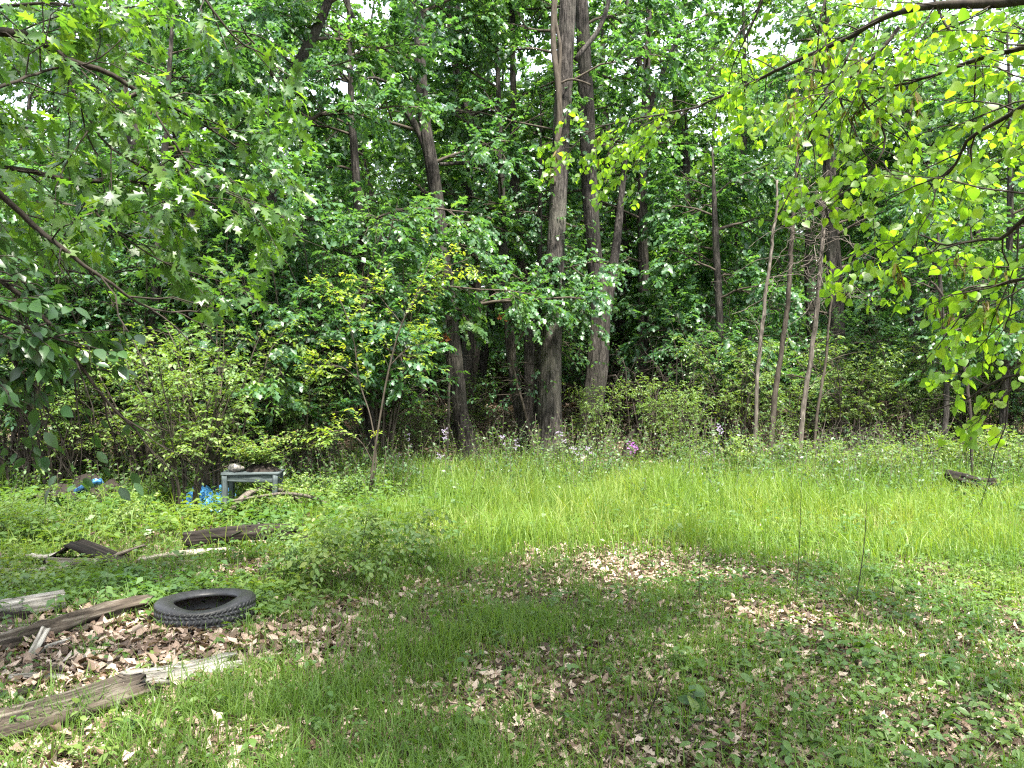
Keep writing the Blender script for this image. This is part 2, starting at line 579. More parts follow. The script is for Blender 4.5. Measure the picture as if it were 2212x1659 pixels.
# litter zones (centre x, y, half sizes, strength): where the photograph shows bare dead leaves
ZONES = [(-2.5, 4.7, 1.25, .85, 1.0), (-1.5, 4.9, .8, .6, .7), (1.0, 6.9, 1.0, 1.0, .95), (.4, 7.6, .5, .5, .6), (1.6, 4.1, 1.5, .6, .6), (2.7, 4.9, .9, .7, .65),
         (.6, 3.5, .8, .4, .8), (1.2, 4.7, 1.6, .5, .35), (2.4, 3.7, 1.0, .5, .6), (.9, 6.3, 1.3, .7, .45), (-1.9, 6.9, .9, .35, .7), (-2.9, 3.4, 1.2, .5, .6), (2.0, 5.6, .9, .5, .6)]


def litter_amount(x, y):
    v = np.zeros_like(x)
    for cx, cy_, rx, ry, s in ZONES:
        q = np.sqrt(((x - cx) / rx) ** 2 + ((y - cy_) / ry) ** 2) + .7 * (noise2(x * 2.3, y * 2.3, 21) - .5)
        v = np.maximum(v, s * np.clip(1.45 - q, 0, 1))
    return v


def scatter(n, y0, y1, dens, rng, power=1.0, margin=.6):
    y = y0 + (y1 - y0) * rng.random(n) ** power
    x = (rng.random(n) * 2 - 1) * (.66 * y + margin)
    k = (rng.random(n) < dens(x, y)) & (np.hypot(x + 2.076, y - 5.45) > .30)      # none inside the tyre
    return x[k], y[k]


def blades(mb, x, y, h, wd, rng, lean=.5, seg=3, tint=None):
    n = len(x)
    z = gh(x, y) - .01
    az = rng.random(n) * 2 * np.pi
    ln = lean * rng.random(n) ** .8
    dx, dy = np.cos(az), np.sin(az)
    sx, sy = -dy, dx
    tw = rng.normal(size=n) * .6
    sx, sy = sx * np.cos(tw) + dx * np.sin(tw), sy * np.cos(tw) + dy * np.sin(tw)
    V = np.zeros((n, 2 * seg + 1, 3))
    for i in range(seg + 1):
        s = i / seg
        r = h * (ln * s * s * 1.0)
        zz = h * (s - .42 * ln * s * s)
        ww = wd * (1 - .85 * s ** 1.5) * .5
        c = np.stack([x + dx * r, y + dy * r, z + zz], -1)
        if i < seg:
            V[:, 2 * i] = c - np.stack([sx * ww, sy * ww, 0 * ww], -1)
            V[:, 2 * i + 1] = c + np.stack([sx * ww, sy * ww, 0 * ww], -1)
        else:
            V[:, 2 * i] = c
    k = 2 * seg + 1
    off = (np.arange(n) * k)[:, None, None]
    quads = np.array([[2 * i, 2 * i + 1, 2 * i + 3, 2 * i + 2] for i in range(seg - 1)])
    tri = np.array([[2 * seg - 2, 2 * seg - 1, 2 * seg]])
    if tint is None:
        tint = np.clip(.5 * noise2(x * 1.3, y * 1.3, 8) + .5 * rng.random(n), 0, 1)
    mb.add(V, [(quads[None] + off).reshape(-1, 4), (tri[None] + off).reshape(-1, 3)], np.repeat(tint, k))


def build_grass():
    r = np.random.default_rng(5)
    # short fine turf of the near ground
    mb = MB()

    def d_near(x, y):
        return np.clip(1.05 - 1.0 * litter_amount(x, y), .06, 1) * np.clip(-.2 + 1.7 * noise2(x * 1.7, y * 1.7, 2), .06, 1) * np.where(x < -1.7, .35, 1) * np.where((x > .3) & (y < 5.8), .7, 1)
    x, y = scatter(150000, 2.6, 8.4, d_near, r, margin=.4)
    h = (.05 + .12 * r.random(len(x)) ** 1.3) * (.55 + 1.1 * noise2(x * 1.2, y * 1.2, 6))
    blades(mb, x, y, h, .0045 + .004 * r.random(len(x)), r, lean=1.1, seg=2)
    tag(mb.obj("turf", M['grass']), "short thin turf grass over the near ground", "grass", kind="stuff")
    # tufts of longer curved blades
    mb = MB()
    cx, cy_ = scatter(1300, 2.8, 8.5, lambda a, b: .25 + .75 * np.clip(1 - 1.1 * litter_amount(a, b), 0, 1), r)
    for a, b in zip(cx, cy_):
        k = int(8 + 22 * r.random())
        s = .03 + .06 * r.random()
        hh = (.10 + .13 * r.random())
        blades(mb, a + r.normal(size=k) * s, b + r.normal(size=k) * s, hh * (.6 + .6 * r.random(k)), .005 + .005 * r.random(k), r, lean=1.3, seg=3,
               tint=np.clip(r.random() * .6 + .35 * r.random(k), 0, 1))
    tag(mb.obj("grass_tufts", M['grass']), "loose tufts of longer arching grass in the shade", "grass", kind="stuff")
    # tall bright grass of the clearing
    mb = MB()

    def d_mid(x, y):
        edge = np.clip((y - 6.6 - .35 * np.clip(1.5 - x, -3, 3) * 0 - .8 * noise2(x * .8, y * .8, 12)) / 1.2, 0, 1)
        leftcut = np.clip((x + 2.3 + .25 * (y - 8) + .8 * noise2(x, y, 14)) / 1.2, .1, 1)
        return edge * leftcut * np.clip(1.05 - .95 * litter_amount(x, y), .1, 1) * np.clip(.3 + 1.1 * noise2(x * 1.4, y * 1.4, 15), .25, 1)
    x, y = scatter(120000, 6.6, 14.5, d_mid, r, power=.9)
    h = (.13 + .32 * r.random(len(x)) ** 1.3) * (.35 + 1.2 * noise2(x * 1.1, y * 1.1, 16) * (.5 + noise2(x * 3.1, y * 3.1, 19)))
    blades(mb, x, y, h, .007 + .006 * r.random(len(x)), r, lean=.75, seg=2, tint=np.clip(.35 + .35 * noise2(x * 1.3, y * 1.3, 8) + .35 * r.random(len(x)), 0, 1))
    x, y = scatter(4600, 6.4, 14.5, lambda a, b: np.clip(1.6 * noise2(a * .9, b * .9, 23) - .3, 0, 1) * (a > -2), r)
    blades(mb, x, y, .38 + .38 * r.random(len(x)), np.full(len(x), .006), r, lean=.45, seg=3, tint=r.random(len(x)) * .3)
    tag(mb.obj("meadow_grass", M['meadow']), "tall sunlit yellow-green grass of the clearing", "grass", kind="stuff")
    # weedy growth at the foot of the trees
    mb = MB()
    x, y = scatter(42000, 11.5, 24, lambda a, b: np.clip(.25 + .9 * noise2(a * .8, b * .8, 17), 0, 1) * np.clip((19 - b) / 5, .12, 1), r, power=1.25)
    h = (.2 + .35 * r.random(len(x))) * (.5 + .8 * noise2(x * .8, y * .8, 18))
    blades(mb, x, y, h, .009 + .009 * r.random(len(x)), r, lean=.7, seg=2)
    tag(mb.obj("weedy_grass", M['grass']), "rank weedy grass along the foot of the trees", "grass", kind="stuff")


build_grass()


def build_cover():
    r = np.random.default_rng(6)
    mb = MB()

    def dens(x, y):
        right = np.clip((x - .2) / 1.2, 0, 1)
        left = np.clip((-1.0 - x) / .8, 0, 1)
        near = np.where(y < 7.8, np.maximum(.18, np.maximum(.75 * right, 1.0 * left * np.where(y > 5.2, 1, .2))), 0)
        far = np.where(y >= 7.8, np.where(x < -1.6, 1.0, .30), 0)
        deb = 1 - .65 * ((x > -4.4) & (x < -1.9) & (y > 7.0) & (y < 8.4)) - .6 * ((x > -4.6) & (x < -3.4) & (y > 9.6) & (y < 11))
        return deb * (near + far) * np.clip(.1 + 1.3 * noise2(x * 1.5, y * 1.5, 31), .1, 1) * np.clip(1.1 - .8 * litter_amount(x, y), .15, 1)
    x, y = scatter(34000, 2.6, 13.5, dens, r, power=.9)
    ex, ey = [], []
    for px0, px1, py0, py1, m in ((345, 560, 1318, 1350, 90), (330, 420, 1270, 1330, 40), (540, 600, 1270, 1330, 40), (380, 690, 1200, 1222, 60), (0, 330, 1245, 1290, 120), (480, 620, 1100, 1130, 60), (60, 240, 1108, 1140, 60)):
        for _ in range(m):
            g = GP(r.uniform(px0, px1), r.uniform(py0, py1))
            if math.hypot(g[0] + 2.076, g[1] - 5.45) > .34:
                ex.append(g[0])
                ey.append(g[1])
    x, y = np.concatenate([x, ex]), np.concatenate([y, ey])
    n = len(x)
    k = 4
    lush = (x < -1.0 - .1 * (y - 5)) & (y > 5.3)
    hgt = (.03 + .10 * r.random(n) ** 1.5) * np.where(y > 7.8, 2.0, 1.0) * np.where(lush, 1.35, 1)
    # each sprig: a few leaves round a stem
    X = np.repeat(x, k) + r.normal(size=n * k) * .012
    Yv = np.repeat(y, k) + r.normal(size=n * k) * .012
    Z = gh(X, Yv) + np.repeat(hgt, k) * (.45 + .6 * r.random(n * k))
    az = np.repeat(r.random(n) * 6.28, k) + np.tile(np.arange(k) * 6.28 / k, n) + r.normal(size=n * k) * .4
    d = np.stack([np.cos(az), np.sin(az), -.15 + .5 * (r.random(n * k) - .4)], -1)
    nn = np.stack([r.normal(size=n * k) * .35, r.normal(size=n * k) * .35, np.ones(n * k)], -1)
    sz = np.repeat(.022 + .030 * r.random(n) ** 1.6, k) * (.7 + .6 * r.random(n * k)) * np.where(Yv > 7.8, 1.35, 1) * np.repeat(np.where(lush, 1.35, 1), k)
    P = np.stack([X, Yv, Z], -1)
    tint = np.clip(np.repeat(.7 * noise2(x * 1.1, y * 1.1, 33), k) + .35 * r.random(n * k), 0, 1)
    nr = Yv < 5.0
    for sel, tm in ((nr, OVAL), (~nr, KITE)):
        leaves(mb, tm, P[sel], d[sel], nn[sel], sz[sel] * 1.25, tint[sel])
    tag(mb.obj("ground_cover", M['cover']), "low broad-leaved ground cover among the dead leaves", "ground cover", kind="stuff")

    # knee-high weeds at the back of the clearing and among the trunks
    mb = MB()
    wd = MB()
    x, y = scatter(13000, 10.5, 26, lambda a, b: np.clip(.05 + 1.2 * noise2(a * .7, b * .7, 35), 0, 1) * np.where(b < 12, np.where(a < -1.5, .9, .25), np.clip((22 - b) / 8, .1, 1)), r, power=1.2)
    n = len(x)
    h = (.18 + .60 * r.random(n) ** 1.2) * (.5 + .8 * noise2(x * .6, y * .6, 36)) * np.where(y > 12.5, 1.25, .9)
    base = np.stack([x, y, gh(x, y)], -1)
    top = base + np.stack([r.normal(size=n) * .12 * h / .4, r.normal(size=n) * .12 * h / .4, h], -1)
    st = base[:, None] * (1 - np.linspace(0, 1, 3)[None, :, None]) + top[:, None] * np.linspace(0, 1, 3)[None, :, None]
    tubes(wd, st, np.full((n, 3), .003), 3)
    p, d, nn, sz = twig_leaves(st, 11, .062, r, t0=.2, ang=1.5, droop=.1, tilt=.45)
    leaves(mb, KITE, p, d, nn, sz, clumped(p, r))
    tag(mb.obj("weed_leaves", M['weed']), "leafy green weeds massed at the wood's edge", "weeds", kind="stuff")
    tag(wd.obj("weed_stems", M['twig']), "thin stems of the weeds at the wood's edge", "weeds", kind="stuff")


build_cover()


def build_litter():
    r = np.random.default_rng(7)
    mb = MB()

    def dens(x, y):
        return np.clip(.16 + .34 * noise2(x * 1.2, y * 1.2, 41) + 1.1 * litter_amount(x, y), 0, 1)
    x, y = scatter(70000, 2.5, 9.5, dens, r, power=1.0, margin=.3)
    n = len(x)
    z = gh(x, y) + .004 + .028 * r.random(n) * (.3 + litter_amount(x, y))
    az = r.random(n) * 6.28
    d = np.stack([np.cos(az), np.sin(az), r.normal(size=n) * .35], -1)
    nn = np.stack([r.normal(size=n) * .45, r.normal(size=n) * .45, np.ones(n)], -1)
    sz = (.022 + .055 * r.random(n) ** 1.4) * np.where(x < -.8, 1.3, 1.0)
    tmpl = [half_leaf([(.2, .2), (.12, .36), (.3, .6), (.1, .74)], [0, .36, .74, 1.0],
                      [[('m', 0), ('r', 0), ('r', 1), ('m', 1)], [('m', 1), ('r', 1), ('r', 2), ('r', 3), ('m', 2)], [('m', 2), ('r', 3), ('m', 3)]],
                      fold=f, droop=dr) for f, dr in ((.5, .35), (-.5, -.3), (.15, .7), (.7, -.2))]
    tm2 = [(np.array([(0, 0, 0), (.26, .3, a), (.2, .7, a * .6), (0, 1, b), (-.2, .7, a * .6), (-.26, .3, a)], float), [np.array([[0, 1, 2, 3], [0, 3, 4, 5]])]) for a, b in ((.16, -.2), (-.15, .2), (.24, .25))]
    P = np.stack([x, y, z], -1)
    tint = r.random(n) ** .9
    nr = (y < 4.2)
    for sel, tm in ((nr, tmpl), (~nr, tm2)):
        leaves(mb, tm, P[sel], d[sel], nn[sel], sz[sel], tint[sel])
    tag(mb.obj("leaf_litter", M['litter']), "curled tan and brown dead leaves strewn over the near ground", "dead leaves", kind="stuff")
    mb = MB()
    x, y = scatter(5200, 2.5, 9, dens, r, margin=.3)
    n = len(x)
    a = r.random(n) * 6.28
    ln = .04 + .14 * r.random(n) ** 2
    c = np.stack([x, y, gh(x, y) + .012 + .02 * r.random(n)], -1)
    dv = np.stack([np.cos(a) * ln, np.sin(a) * ln, r.normal(size=n) * .1 * ln], -1)
    tubes(mb, np.stack([c - dv, c + dv * .1 + r.normal(size=(n, 3)) * .006, c + dv], 1), np.tile([.0028, .0025, .0012], (n, 1)), 3)
    tag(mb.obj("twig_litter", M['twig']), "thin broken twigs strewn among the dead leaves", "twigs", kind="stuff")
    mb = MB()
    x, y = scatter(26000, 12, 34, lambda a, b: np.clip((b - 12) / 4, 0, 1), r, power=.8, margin=1)
    n = len(x)
    z = gh(x, y) + .01 + .04 * r.random(n)
    az = r.random(n) * 6.28
    d = np.stack([np.cos(az), np.sin(az), r.normal(size=n) * .35], -1)
    nn = np.stack([r.normal(size=n) * .5, r.normal(size=n) * .5, np.ones(n)], -1)
    leaves(mb, KITE, np.stack([x, y, z], -1), d, nn, .10 + .08 * r.random(n), r.random(n) * .9)
    tag(mb.obj("woodland_litter", M['litter']), "brown dead leaves covering the floor under the trees", "dead leaves", kind="stuff")


build_litter()


# ------------------------------------------------------------------ trees of the wood
def crown_from_limbs(P, R, rng, wood, foli, tmpl, size, nsub=7, ntwig=6, nleaf=9, Lsub=1.2, Ltwig=.55, up=.1, droop=-.15, sides=5, tilt=.45, ldroop=.35, keep=None, above=False):
    tubes(wood, P, R, sides)
    S, SR = grow(P, R, nsub, Lsub, .85, rng, K=5, t0=.2, up=up, droop=droop, flat=.6, rmax=.022)
    T, TR = grow(S, SR, ntwig, Ltwig, .8, rng, K=4, t0=.15, up=.05, droop=droop - .1, flat=.7, rmax=.006)
    if keep is not None:
        T2 = keep(T[:, -1])
        T, TR = T[T2], TR[T2]
        S2 = keep(S[:, -1])
        S, SR = S[S2], SR[S2]
    tubes(wood, S[:, ::2], SR[:, ::2], 3)
    tubes(wood, T[:, ::3], TR[:, ::3], 3)
    p, d, nn, sz = twig_leaves(T, nleaf, size, rng, droop=ldroop, tilt=tilt)
    if above:
        hi = proj(p)[1] < -90                      # above the picture: simpler blades
        leaves(foli, KITE, p[hi][::3], d[hi][::3], nn[hi][::3], sz[hi][::3] * 1.2, clumped(p[hi][::3], rng))
        p, d, nn, sz = p[~hi], d[~hi], nn[~hi], sz[~hi]
    leaves(foli, tmpl, p, d, nn, sz, clumped(p, rng))
    return len(p)


def limb_set(TP, TR, z0, z1, n, L, rng, az=None, rise=.35, rmax=.045):
    """limbs leaving a trunk polyline between heights z0 and z1"""
    zz = TP[:, 2] - TP[0, 2]
    hs = z0 + (z1 - z0) * (np.arange(n) + rng.random(n)) / n
    P, R = [], []
    for k, h in enumerate(hs):
        i = int(np.clip(np.searchsorted(zz, h), 1, len(zz) - 1))
        p0 = TP[i]
        a = rng.random() * 6.28 if az is None else az(k, h, rng)
        f = (h - z0) / max(z1 - z0, .1)
        ln = L * (1 - .45 * f) * (.7 + .6 * rng.random())
        s = np.linspace(0, 1, 7)[:, None]
        d = np.array([math.cos(a), math.sin(a), rise * (.3 + .9 * rng.random()) + .5 * f])
        pts = p0 + d * s * ln + np.array([0, 0, -.22]) * s**2 * ln + np.cumsum(rng.normal(size=(7, 3)) * .05 * ln / 3, axis=0) * np.minimum(s * 3, 1)
        r0 = min(TR[i] * .55, rmax) * (.6 + .4 * rng.random())
        P.append(pts)
        R.append(np.linspace(r0, r0 * .25, 7))
    return np.array(P), np.array(R)


def trace_trunk(tr, Y, H, base_flare=1.5):
    """trunk measured in the photograph (x, y, width), standing at distance Y, grown on above the frame to height H"""
    pts, rad = [], []
    for k, (x, y, wd) in enumerate(tr):
        p = Q(x, y, Y)
        r = wd / FPX * Y / 2
        if k == 0:
            g = float(gh(p[0], Y))
            pts.append([p[0], Y, g - .15])
            rad.append(r * base_flare)
            if p[2] > g + .5:
                pts.append([p[0], Y, g + .35])
                rad.append(r * 1.06)
            else:
                pts.append([p[0], Y, g + .4])
                rad.append(r * 1.03)
                continue
        if p[2] > pts[-1][2] + .15:
            pts.append(list(p))
            rad.append(r)
    a, b = np.array(pts[-1]), np.array(pts[-2])
    if H > a[2] + .6:
        d = (a - b) / max(a[2] - b[2], .1)
        d[:2] = np.clip(d[:2] * .5, -.3, .3)
        for q in (.5, 1.0):
            pts.append(list(a + np.array([d[0], d[1] + .05 * q, 1]) * (H - a[2]) * q))
            rad.append(rad[-1] * (.62 if q == .5 else .35))
    return resample(pts, rad, .16)


NOWHERE = lambda p: np.ones(len(p), bool)


def forest_tree(name, label, tr, Y, H, z0, seed, n=14, L=2.8, bark='bark', leaf='oak', size=.15, tmpl=None, az=None, nsub=7, ntwig=6, nleaf=9, extra=(), sides=34, rise=.35, z1=None, keep=None, group=None):
    rng = np.random.default_rng(seed)
    TP, TR = trace_trunk(tr, Y, H)
    root = thing(name, label, "tree", (TP[0, 0], TP[0, 1], TP[0, 2] + .15), group)
    mb = MB()
    tubes(mb, TP, TR, sides, ridge=.045, seed=seed % 17)
    mb.obj("trunk", M[bark], root, smooth=True)
    for e in extra:                       # limbs measured in the photograph
        pts = [Q(x, y, yy) for x, y, wd, yy in e]
        rr = [wd / FPX * yy / 2 for x, y, wd, yy in e]
        ep, er = resample(pts, rr, .15)
        mb = MB()
        tubes(mb, ep, er, 9, ridge=.04, seed=3)
        mb.obj("branch", M[bark], root, smooth=True)
    wood, foli = MB(), MB()
    LP, LR = limb_set(TP, TR, z0, z1 or H * .97, n, L, rng, az, rise)
    crown_from_limbs(LP, LR, rng, wood, foli, tmpl or STAR, size, nsub, ntwig, nleaf, keep=keep, above=True)
    tag(wood.obj("branchwork", M['twig'], root, smooth=True), kind="stuff")
    tag(foli.obj("crown", M[leaf], root), kind="stuff")
    return root


def sideways(k, h, r):                    # none straight at the viewer
    return -math.pi / 2 + r.choice([-1, 1]) * r.uniform(.95, math.pi)


def away(k, h, r):                        # limbs that leave towards the back and the sides
    return r.uniform(-.35, math.pi + .35)


forest_tree("oak_tree", "thickest oak trunk, grey and deeply furrowed, with a dark vine climbing its upper part",
            [(1185, 1010, 56), (1188, 850, 46), (1192, 720, 42), (1197, 600, 39), (1203, 480, 37), (1207, 400, 36), (1212, 300, 36), (1218, 180, 36), (1224, 60, 35), (1228, -40, 34)],
            17, 15, 6.0, 101, n=12, L=3.2, bark='bark_grey', az=away, sides=60,
            extra=[[(1243, 130, 12, 17), (1262, 105, 11, 17), (1292, 66, 10, 17.2), (1312, 15, 9, 17.3), (1325, -60, 8, 17.4)]])
forest_tree("oak_tree", "forked dark oak standing just to the right of the thickest trunk",
            [(1268, 975, 44), (1282, 860, 44), (1292, 760, 46), (1297, 660, 40), (1284, 560, 32), (1276, 450, 34), (1270, 330, 34), (1267, 230, 33), (1262, 110, 29), (1255, -20, 27)],
            18.2, 15, 5.0, 102, n=14, L=3.0, az=away,
            extra=[[(1292, 780, 30, 18.2), (1303, 700, 27, 18.2), (1315, 640, 24, 18.2), (1328, 560, 20, 18.3), (1340, 450, 15, 18.5), (1352, 330, 10, 18.6)]])
forest_tree("oak_tree", "dark oak leaning left, its bare limb reaching up to the top edge",
            [(1008, 1010, 40), (996, 900, 36), (982, 790, 35), (972, 690, 31), (962, 600, 29), (950, 480, 28), (935, 370, 28), (920, 280, 27), (910, 170, 24), (905, 60, 22), (903, -20, 21)],
            16.4, 13.5, 2.9, 103, size=.125, nsub=8, az=sideways, n=20, L=2.6, nleaf=11,
            extra=[[(926, 340, 16, 16.4), (905, 285, 15, 16.4), (872, 232, 13, 16.4), (845, 190, 15, 16.3), (835, 150, 15, 16.3), (800, 92, 12, 16.2), (768, 48, 10, 16.1), (745, -10, 9, 16)],
                   [(842, 180, 8, 16.3), (800, 168, 5, 16), (765, 195, 4, 15.8), (748, 245, 3, 15.7)],
                   [(950, 355, 8, 16.4), (1010, 352, 9, 16.7), (1060, 358, 8, 17), (1100, 350, 7, 17.4)]])
forest_tree("oak_tree", "slender curving oak trunk between the leaning oak and the thickest trunk",
            [(1130, 985, 22), (1120, 880, 21), (1106, 780, 20), (1098, 690, 20), (1092, 610, 20)], 18.0, 11, 2.6, 104, size=.125, nsub=8, nleaf=11, n=18, L=2.3,
            extra=[])
forest_tree("oak_tree", "straight thin oak rising behind the gap left of the thickest trunk",
            [(1140, 960, 20), (1142, 700, 22), (1128, 560, 24), (1118, 470, 24), (1110, 370, 22), (1110, 270, 14), (1108, 150, 12), (1107, -20, 11)], 19.5, 15, 3.0, 105, size=.125, nsub=8, az=sideways, nleaf=11, n=20, L=2.6)
forest_tree("oak_tree", "leaning dark trunk deep among the shade behind the vine-hung thicket",
            [(1036, 880, 20), (1046, 770, 17), (1058, 690, 16), (1066, 600, 14)], 24, 12, 2.6, 106, nleaf=11, n=18, L=2.6, tmpl=STAR, size=.155)
forest_tree("oak_tree", "furrowed trunk at the upper left with a reddish second stem joining it",
            [(372, 930, 34), (352, 700, 34), (330, 480, 33), (308, 350, 33), (285, 280, 33), (268, 220, 32), (252, 150, 27), (245, 80, 23), (240, -20, 21)],
            14.5, 13, 2.8, 107, size=.125, nsub=8, nleaf=11, n=20, L=2.6,
            extra=[[(258, 160, 20, 14.5), (232, 108, 18, 14.4), (200, 78, 16, 14.3), (180, 50, 11, 14.2), (150, -10, 9, 14)]])
forest_tree("oak_tree", "straight grey trunk seen between gaps high at the upper left",
            [(400, 930, 24), (415, 500, 27), (426, 160, 27), (440, 90, 26), (446, 20, 24), (448, -30, 22)], 19, 14, 3.2, 108, size=.125, nsub=8, nleaf=11, n=20, L=2.8)
forest_tree("oak_tree", "narrow russet trunk beside the straight grey trunk at the upper left",
            [(400, 900, 18), (388, 400, 18), (380, 130, 18), (368, 60, 18), (364, -30, 17)], 22, 14, 3.2, 109, nleaf=11, n=18, L=2.6, tmpl=STAR, size=.155)
forest_tree("oak_tree", "young oak of low spreading boughs whose trunk slants up to the right at upper left",
            [(560, 950, 26), (575, 620, 25), (600, 300, 24), (628, 175, 23), (648, 130, 23), (672, 85, 22), (690, 50, 20), (710, 0, 18)], 13.4, 10, 1.4, 110, size=.125, nsub=8, n=26, L=2.5, nleaf=12, rise=.15)
forest_tree("oak_tree", "full-crowned young oak filling the space left of the leaning oak",
            [(800, 960, 20), (790, 700, 20), (772, 420, 18), (760, 250, 15)], 14.6, 9.5, 1.6, 111, size=.125, nsub=8, n=26, L=2.5, nleaf=12, rise=.15)
forest_tree("oak_tree", "young oak with glossy drooping boughs behind the debris",
            [(300, 930, 20), (330, 700, 19), (350, 450, 17)], 12.0, 8, 1.6, 112, size=.125, nsub=8, nleaf=11, n=20, L=2.2, rise=.1)
forest_tree("oak_tree", "dim trunk half hidden behind the lower boughs of the leaning oak",
            [(985, 930, 18), (1000, 500, 18), (1012, 245, 18), (992, 180, 17), (978, 90, 16), (970, -20, 15)], 22, 14, 2.8, 113, nleaf=11, n=18, L=2.8, tmpl=STAR, size=.155)
forest_tree("oak_tree", "many-forked oak against the bright sky right of the thickest trunk",
            [(1385, 950, 24), (1390, 600, 22), (1388, 420, 20), (1390, 280, 18), (1396, 200, 17), (1398, 120, 14), (1402, 30, 11)], 21, 12, 2.4, 114, n=16, L=2.4, tmpl=STAR, size=.155, nleaf=10,
            extra=[[(1394, 190, 12, 21), (1375, 110, 10, 21), (1360, 50, 9, 21), (1352, -20, 8, 21)], [(1392, 260, 13, 21), (1420, 190, 11, 21), (1446, 120, 9, 21), (1478, 60, 7, 21)]])
forest_tree("oak_tree", "thin dark trunk under the brightest gap of sky",
            [(1475, 930, 18), (1480, 600, 18), (1484, 480, 17), (1482, 380, 16), (1478, 280, 13)], 23, 7.8, 1.8, 115, nleaf=10, n=14, L=2.2, tmpl=STAR, size=.155)
forest_tree("oak_tree", "stout dark trunk behind the dead vine-hung stems on the right",
            [(1806, 905, 36), (1808, 780, 34), (1806, 680, 33), (1800, 560, 31), (1792, 400, 28)], 20, 10.5, 2.2, 116, size=.125, nsub=8, nleaf=11, n=16, L=2.6)
forest_tree("oak_tree", "tall dark trunk deep behind the heart-shaped leaves on the right",
            [(1982, 930, 26), (1978, 760, 24), (1972, 600, 22), (1965, 350, 19)], 20.5, 10.5, 1.8, 117, size=.125, nsub=8, nleaf=11, n=18, L=2.5)
forest_tree("oak_tree", "slim grey trunk close to the right edge under low hanging leaves",
            [(2165, 950, 16), (2172, 800, 16), (2178, 640, 14), (2182, 400, 12)], 16, 9, 1.5, 118, size=.125, nsub=8, nleaf=10, n=18, L=2.1)
forest_tree("oak_tree", "small dark trunk rising from brambles near the right edge",
            [(2038, 985, 12), (2044, 880, 11), (2040, 760, 10), (2030, 600, 8)], 15.2, 5.5, 2.2, 119, n=9, L=1.5, size=.12)
forest_tree("oak_tree", "leafy oak bough tree filling the space right of the forked oak",
            [(1560, 930, 16), (1555, 700, 16), (1545, 500, 14)], 19, 7.2, 1.5, 120, nleaf=11, n=20, L=2.3, rise=.2)
forest_tree("oak_tree", "dark ivy-dressed slender stem against the left flank of the thickest trunk",
            [(1160, 975, 15), (1160, 820, 14), (1164, 690, 13), (1166, 560, 11)], 17.6, 8, 1.2, 121, n=16, L=.7, size=.09, tmpl=OVAL, nsub=5, ntwig=3, nleaf=6, leaf='shrub', z1=6)


# ------------------------------------------------------------------ copies: trees deeper in the wood, understorey shrubs
def proto_tree(seed, H, z0, n, L, size, nleaf=6):
    rng = np.random.default_rng(seed)
    b = [rng.normal() * .3, rng.normal() * .3]
    pts = [[0, 0, -.2], [b[0] * .2, b[1] * .2, .4], [b[0], b[1], H * .35], [b[0] * .6 + rng.normal() * .3, b[1] + rng.normal() * .3, H * .7], [b[0] * .3, b[1], H]]
    TP, TR = resample(pts, [.24, .165, .14, .09, .02], .35)
    root = thing("forest_tree", "tree", "tree", (0, 0, 0))
    mb = MB()
    tubes(mb, TP, TR, 10, ridge=.04, seed=seed)
    mb.obj("trunk", M['bark'], root, smooth=True)
    wood, foli = MB(), MB()
    LP, LR = limb_set(TP, TR, z0, H * .97, n, L, rng)
    crown_from_limbs(LP, LR, rng, wood, foli, STAR, size, 6, 6, nleaf, Lsub=1.5, Ltwig=.8, sides=4)
    tag(wood.obj("branchwork", M['twig'], root, smooth=True), kind="stuff")
    tag(foli.obj("crown", M['wood_far'], root), kind="stuff")
    return root


def proto_shrub(seed, H, nst, size, leaf='shrub', tmpl=KITE, nsub=7, ntwig=4, nleaf=8, name="understory_shrub", spread=.55, wood='twig'):
    rng = np.random.default_rng(seed)
    root = thing(name, "shrub", "shrub", (0, 0, 0))
    P, R = [], []
    for k in range(nst):
        a = rng.random() * 6.28
        o = spread * (.4 + .9 * rng.random())
        s = np.linspace(0, 1, 8)[:, None]
        pts = np.array([.12 * math.cos(a), .12 * math.sin(a), -.05]) + np.array([math.cos(a) * o * H * .6, math.sin(a) * o * H * .6, 0]) * s**1.5 + np.array([0, 0, H * (.7 + .35 * rng.random())]) * s ** .9
        pts += np.cumsum(rng.normal(size=(8, 3)) * .03 * H / 3, axis=0) * np.minimum(s * 3, 1)
        P.append(pts)
        R.append(np.linspace(.018, .004, 8) * min(1.0, H / 2.0 if H > 1 else .16))
    P, R = np.array(P), np.array(R)
    wood_m, foli = MB(), MB()
    crown_from_limbs(P, R, rng, wood_m, foli, tmpl, size, nsub, ntwig, nleaf, Lsub=H * .32, Ltwig=.36, up=.15, droop=-.2, sides=5, ldroop=.25)
    wood_m.obj("stem", M[wood], root, smooth=True)
    tag(foli.obj("foliage", M[leaf], root), kind="stuff")
    return root


def free_of_frame(root):
    for ch in list(root.children):
        bpy.data.objects.remove(ch)
    bpy.data.objects.remove(root)


